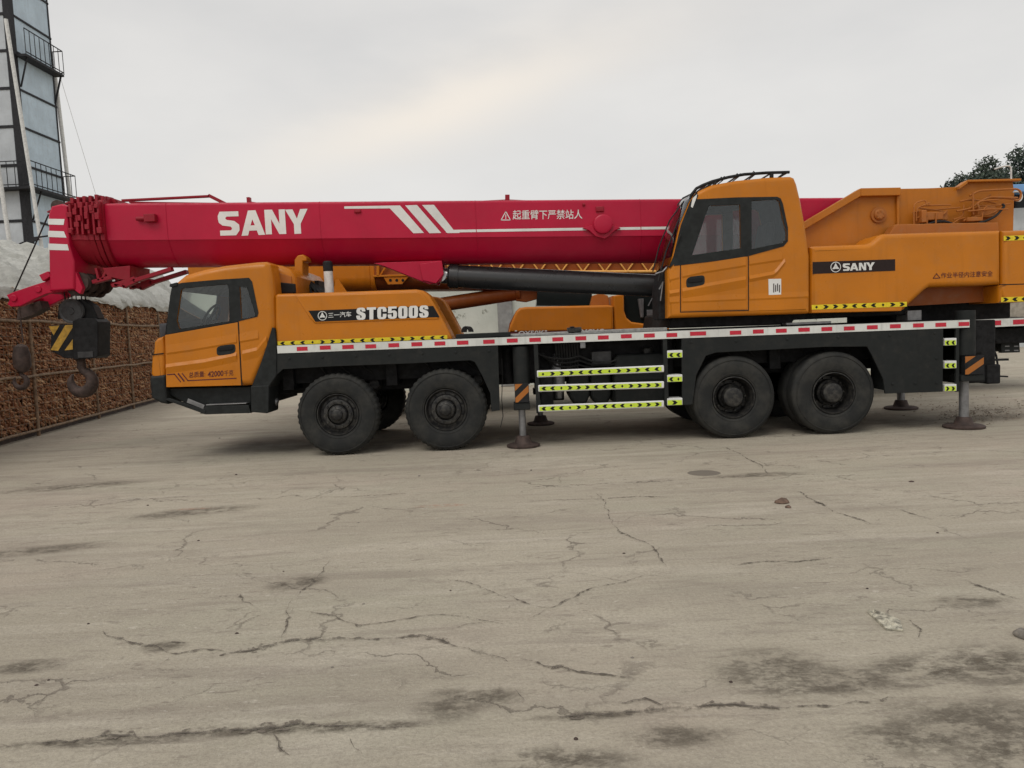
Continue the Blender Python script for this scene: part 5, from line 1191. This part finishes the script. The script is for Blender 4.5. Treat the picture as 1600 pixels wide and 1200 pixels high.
# ================================================================== steel tower at the left
TY = 32.0
tz = lambda py, px=40, Y=TY: A(px, py, Y)[1]
cxT = A(49, 390, TY)[0]; TY2 = TY+2.75; zt0, zt1 = 0.0, 24.0
MAT['clad'] = paint('blue_grey_cladding', (.50, .61, .70, 1), .5, .3, (.30, .30, .28, 1), 0, .4)
MAT['clad_front'] = paint('pale_grey_cladding', (.46, .49, .52, 1), .5, .25, (.32, .31, .29, 1), 0, .4)
MAT['tsteel'] = plain('dark_tower_steel', (.022, .022, .025, 1), .6, 0, .3)
tower = thing('tower', (cxT-2, TY+1.4, 0), 'tall grey-clad steel tower with railed platforms, behind the tarpaulin at the left edge', 'tower')
m = MB(); m.box(cxT-4.5, cxT-.12, TY+.08, TY2-.05, 0, zt1); m.build('core', 'clad_front', tower)
zs = sorted([tz(p) for p in (398, 345, 268-10, 197, 137, 78, 20, -40, -100)]); zs = [0, 2.4]+zs
zlines = [z_ for z_ in zs]
m = MB()
for a, b in zip(zlines[:-1], zlines[1:]): m.box(cxT-.12, cxT-.02, TY+.25, TY2-.02, a+.07, b-.02)
m.build('cladding', 'clad', tower, .01)
m = MB()
for a, b in zip(zlines[:-1], zlines[1:]): m.box(cxT-4.4, cxT-.3, TY+.0, TY+.08, a+.07, b-.02)
m.build('cladding', 'clad_front', tower, .01)
m = MB(); m.box(cxT-.24, cxT+.02, TY-.06, TY+.22, 0, zt1); m.box(cxT-.10, cxT+.0, TY2-.10, TY2, 0, zt1)
for z_ in zlines[1:]: m.box(cxT-.06, cxT+.03, TY+.2, TY2, z_-.03, z_+.05); m.box(cxT-4.4, cxT-.2, TY-.03, TY+.06, z_-.05, z_+.06)
m.build('frame', 'tsteel', tower)
def platform(zf, y0, y1, wdt, front=True):
    m = MB(); m.box(cxT+.03, cxT+wdt, y0, y1, zf-.10, zf)
    if front: m.box(cxT-4.5, cxT+wdt, y0-.55, y0, zf-.10, zf)
    pl = m.build('platform', 'tsteel', tower)
    m = MB(); hh = 1.05
    edge = [(cxT+wdt, y0-(.55 if front else 0)), (cxT+wdt, y1), (cxT+.02, y1)]
    if front: edge = [(cxT-4.5, y0-.55)]+edge
    for p, q in zip(edge[:-1], edge[1:]):
        L_ = math.hypot(q[0]-p[0], q[1]-p[1]); n = max(1, int(L_/.32))
        for f_ in (.08, hh): m.bar((*p, zf+f_), (*q, zf+f_), .035, .035)
        for i in range(n+1): x, y = p[0]+(q[0]-p[0])*i/n, p[1]+(q[1]-p[1])*i/n; m.bar((x, y, zf), (x, y, zf+hh), .022, .022)
    m.build('railing', 'tsteel', pl)
    m = MB(); m.bar((cxT+wdt-.1, y1-.1, zf-.1), (cxT, y1-.1, zf-1.3), .06, .06); m.bar((cxT+wdt-.1, y0+.2, zf-.1), (cxT, y0+.2, zf-1.3), .05, .05); m.build('brace', 'tsteel', pl, split=True)
pz1 = A(100, 117, TY2)[1]; platform(pz1, TY+.1, TY2, A(100, 115, TY2)[0]-cxT, False)
pz2 = A(120, 311, TY2)[1]; platform(pz2, TY+.1, TY2, A(120, 309, TY2)[0]-cxT, True)
def tpipe(p, q, Y, r):
    m = MB(); m.tube([P3(*p, Y), P3(*q, Y)], r, 12); m.build('duct_pipe', 'white_pipe', tower)
tpipe((86,118), (109,308), TY2+.25, .085); tpipe((9,30), (66,392), TY-1.0, .075); tpipe((-6,240), (17,392), TY-1.0, .085)
m = MB(); m.tube([P3(94,120,TY2+.4), P3(150,305,TY2+2)], .009, 5); m.build('guy_wire', 'white_pipe', tower)
m = MB(); a, b = P3(18,388,TY-1.2), P3(60,372,TY-1.2); m.bar(a, b, .1, .14); a, b = P3(50,372,TY-1.2), P3(80,368,TY-1.2); m.bar(a, b, .06, .06); m.build('conveyor_arm', 'tsteel', tower)

# ================================================================== whitewashed wall and far building
t = NT('flaking_whitewash'); a = t.ramp(t.noise(1.0, 5), .3, .7); k = t.mix(a, (.52, .545, .49, 1), (.64, .66, .60, 1))
fl = t.ramp(t.noise(2.6, 8, .75), .58, .64); k = t.mix(t.math('MULTIPLY', fl, .8), k, (.14, .14, .10, 1)); t.col(k); t.rough(.9); t.bump(t.noise(9, 6, .7), .4, .02); MAT['whitewash'] = t.m
MAT['concrete_grey'] = plain('grey_render', (.27, .27, .265, 1), .9, 0, .2, 3)
WY = 21.0
wl = thing('wall', (A(740, 500, WY)[0], WY, 0), 'low whitewashed wall with flaking paint and a grey pier, behind the two cranes', 'wall')
xa, xb, xc, xd = A(600,500,WY)[0], A(778,500,WY)[0], A(801,500,WY)[0], A(1425,485,WY)[0]
zt = A(740, 440, WY)[1]
m = MB(); m.box(xa, xb, WY, WY+.24, 0, zt); m.box(xc, xd, WY+.02, WY+.24, 0, zt-.2); m.build('wall_face', 'whitewash', wl, split=True)
m = MB(); m.box(xb, xc, WY-.10, WY+.3, 0, zt+.02); m.build('pier', 'concrete_grey', wl, .02)
m = MB(); m.box(xa-.05, xb-.0, WY-.05, WY+.28, zt, zt+.08); m.box(xc, xd, WY-.03, WY+.28, zt-.2, zt-.12); m.build('coping', 'concrete_grey', wl, .01)
FY = 30.0
MAT['blue_roof'] = plain('blue_metal_roof', (.16, .33, .60, 1), .45, 0, .1, 2)
MAT['grey_wall'] = plain('pale_grey_wall', (.42, .44, .45, 1), .85, 0, .12, 1.5)
fb = thing('building', (A(1650, 400, FY)[0], FY+4, 0), 'pale grey building with a blue metal roof at the far right, behind the crane counterweight', 'building')
fx0 = A(1500, 400, FY)[0]; fx1 = fx0+16; z1, z2, z3 = A(1592,325,FY)[1], A(1592,303,FY)[1], A(1592,291,FY)[1]
m = MB(); m.box(fx0, fx1, FY, FY+8, 0, z1); m.build('wall', 'grey_wall', fb)
m = MB(); m.box(fx0+.05, fx1-.05, FY+.3, FY+7.7, z1, z2); m.build('window_band', 'opaque_glass', fb)
m = MB()
for i in range(9): x = fx0+.6+i*1.8; m.box(x-.05, x+.05, FY+.22, FY+.32, z1, z2)
m.build('mullion', 'tsteel', fb, split=True)
m = MB(); m.prism([(fx0-.4, z2), (fx0-.4, z3), (fx1+.4, z3), (fx1+.4, z2)], FY-.5, FY+8.5); m.build('roof', 'blue_roof', fb, .02)

# ================================================================== trees behind the right end
def leafmat(name, c):
    t = NT(name); gi = t.n.new('ShaderNodeNewGeometry'); rp = t.n.new('ShaderNodeMapRange'); t.l.new(gi.outputs['Random Per Island'], rp.inputs[0])
    k = t.mix(rp.outputs[0], mul(c, .55), mul(c, 1.5)); t.col(k); t.rough(.6); t.b.inputs['Specular IOR Level'].default_value = .3; return t.m
MAT['leaf'] = leafmat('dark_green_leaves', (.060, .078, .055, 1)); MAT['leaf2'] = leafmat('grey_green_leaves', (.072, .085, .066, 1)); MAT['bark'] = plain('bark', (.05, .042, .034, 1), .9, 0, .3)
def tree(px, Y, top_py, wid, seed, label, lm):
    r = random.Random(seed); base = P3(px, 500, Y); bx = base.x; zt = P3(px, top_py, Y).z
    t = thing('tree', (bx, Y, 0), label, 'tree'); m = MB()
    m.tube([(bx, Y, -.05), (bx+.1, Y, zt*.3), (bx-.1, Y+.1, zt*.55), (bx, Y, zt*.85)], [.28, .22, .15, .05], 10); ends = []
    for i in range(16):
        z0 = zt*r.uniform(.32, .75); a = r.uniform(0, 2*pi); l = wid*r.uniform(.45, 1.0); e = Vector((bx+cos(a)*l, Y+sin(a)*l, min(zt*.97, z0+l*r.uniform(.3, .9))))
        s_ = Vector((bx, Y, z0)); m.tube([s_, s_.lerp(e, .5)+Vector((0, 0, .2)), e], [.09, .06, .02], 7); ends.append(e)
    m.build('trunk', 'bark', t); m = MB(); cl = []
    for e in ends: cl.append((e, r.uniform(.45, .85)))
    for i in range(44):
        a = r.uniform(0, 2*pi); q = r.random()**.5*wid; cl.append((Vector((bx+cos(a)*q, Y+sin(a)*q, zt*(.42+.55*r.random()*(1-.45*(q/wid)**2)))), r.uniform(.4, .8)))
    cl.append((Vector((bx, Y, zt-.3)), .5))
    for c, R_ in cl:
        for k in range(int(750*R_/.6)):
            d = Vector((r.gauss(0, 1), r.gauss(0, 1), r.gauss(0, .85))).normalized()*R_*(r.random()**.33)*r.choice((1, 1, 1, 1.35)); p = c+d
            a = Vector((r.gauss(0, 1), r.gauss(0, 1), r.gauss(0, 1))).normalized(); b = a.cross(Vector((r.gauss(0, 1), r.gauss(0, 1), r.gauss(0, 1)))).normalized(); s_ = r.uniform(.05, .10)
            m.add([tuple(p+a*s_), tuple(p+b*s_*.5), tuple(p-a*s_), tuple(p-b*s_*.5)], [(0, 1, 2, 3)])
    o = m.build('crown', lm, t); return t
tree(1500, 38, 279, 1.5, 1, 'small dark tree at the left end of the trees above the crane rear', 'leaf2')
tree(1542, 38, 252, 1.9, 2, 'middle dark green tree above the rear of the red-boomed crane', 'leaf')
tree(1592, 36, 236, 2.1, 3, 'tallest dark tree, cut by the right edge of the photo', 'leaf')
tree(1650, 37, 230, 2.2, 4, 'dark bushy tree beside the blue-roofed building', 'leaf2')

# ================================================================== litter on the ground
MAT['bottle'] = plain('crushed_plastic', (.36, .34, .27, 1), .35, 0, .65, 34, .9)
MAT['brick'] = plain('brick_fragment', (.13, .085, .062, 1), .9, 0, .4, 30)
MAT['stone'] = plain('grey_stone', (.20, .18, .155, 1), .9, 0, .35, 20)
m = MB(); o_ = [G(x, y) for x, y in ((1354,956),(1362,955),(1376,962),(1400,966),(1404,974),(1411,987),(1390,988),(1382,984),(1366,972))]; n = len(o_); ctr = sum(o_, Vector())/n
cx_ = (G(1411,988)-G(1356,955)).normalized(); rows = 13; vs = []; cols = 7; a0, a1, b0, b1 = G(1355,957), G(1378,960), G(1384,985), G(1411,987)
for i in range(rows):
    for j in range(cols):
        u, v = i/(rows-1), j/(cols-1); p = a0.lerp(b0, u).lerp(a1.lerp(G(1406,972), min(1, u*1.6)) if u < .62 else G(1406,972).lerp(b1, (u-.62)/.38), v)
        vs.append((p.x, p.y, .010+.022*abs(sin(v*9+u*2))*sin(pi*min(1, max(.12, u)))**.4*sin(pi*(.1+.8*v))))
lo = [(x, y, .002) for x, y, z_ in vs]; N_ = rows*cols
qs = [(i*cols+j, (i+1)*cols+j, (i+1)*cols+j+1, i*cols+j+1) for i in range(rows-1) for j in range(cols-1)]
rim_ = [i*cols for i in range(rows)]+[(rows-1)*cols+j for j in range(1, cols)]+[i*cols+cols-1 for i in range(rows-2, -1, -1)]+[j for j in range(cols-2, 0, -1)]
m.add(vs+lo, qs+[tuple(k+N_ for k in q) for q in qs]+[(rim_[i], rim_[(i+1) % len(rim_)], rim_[(i+1) % len(rim_)]+N_, rim_[i]+N_) for i in range(len(rim_))])
tag(m.build('crushed_bottle', 'bottle', None, 0, 60), 'flattened pale plastic bottle with ridged sides lying on the concrete', 'litter')
def rock(px, py, rx, ry, rz, seed, mat, name, label, cat, group=None):
    r = random.Random(seed); c = G(px, py); m = MB(); ls = []
    for k, (s_, z_) in enumerate(((.75, -.1), (1, .15), (.9, .55), (.55, .9), (.12, 1.0))):
        ls.append([(c.x+rx*s_*cos(a+k*.2)*r.uniform(.8, 1.15), c.y+ry*s_*sin(a+k*.2)*r.uniform(.8, 1.15), rz*z_*r.uniform(.85, 1.1)) for a in [2*pi*i/9 for i in range(9)]])
    m.loops(ls); return tag(m.build(name, mat, None, 0, 45), label, cat, group)
rock(1599, 995, .045, .045, .04, 1, 'stone', 'stone', 'grey fist-sized stone lying at the right edge of the photo', 'stone')
rock(1222, 786, .060, .045, .045, 2, 'brick', 'brick_fragment', 'brown broken brick lying alone on the concrete in front of the rear wheels', 'brick')
rock(1231, 793, .025, .03, .02, 3, 'brick', 'brick_fragment', 'small brick chip beside the broken brick on the concrete', 'brick')
rock(1424, 753, .025, .02, .012, 4, 'rust', 'clod', 'dark clod of dirt on the concrete in front of the rear outrigger', 'clod')
pebs = [(568,944),(704,923),(138,975),(519,1043),(57,1071),(222,664),(343,685),(369,742),(231,790),(560,817),(443,893),(975,865),(988,1028),(1142,1066),(900,1155),(640,893),(310,845),(76,1063),(1548,864),(830,735),(370,990),(655,744),(1465,833),(1355,920)]
for i, (x, y) in enumerate(pebs):
    big_ = random.uniform(.006, .011)*(1 if y > 800 else 1.5); rock(x, y, big_, big_*.8, big_*.7, 20+i, 'rust' if i % 3 else 'stone', 'pebble', 'tiny dark pebble scattered on the open concrete', 'pebble', 'pebbles scattered on the concrete')
# dry leaves and bark by the rear outrigger
m = MB(); r = random.Random(9)
for i in range(420):
    px, py = (r.gauss(1530, 38), r.gauss(650, 7)) if i < 260 else (r.uniform(1410, 1598), r.gauss(640, 10))
    if not (1405 < px < 1640 and 610 < py < 672): continue
    c = G(px, py); a = r.uniform(0, 2*pi); s_ = r.uniform(.012, .034); d = Vector((cos(a), sin(a), 0)); e = Vector((-d.y, d.x, 0)); zz = r.uniform(.004, .03)
    m.add([(*(c+d*s_).xy, zz+r.uniform(0, .02)), (*(c+e*s_*.45).xy, zz), (*(c-d*s_).xy, zz+r.uniform(0, .02)), (*(c-e*s_*.45).xy, zz)], [(0, 1, 2, 3)])
lv = m.build('dry_leaves', plain('dry_leaf_litter', (.19, .15, .11, 1), .9, 0, .4, 8), None, 0, 60); tag(lv, 'brown dry leaves and bark scattered round the rear outrigger foot', 'leaves'); lv['kind'] = 'stuff'
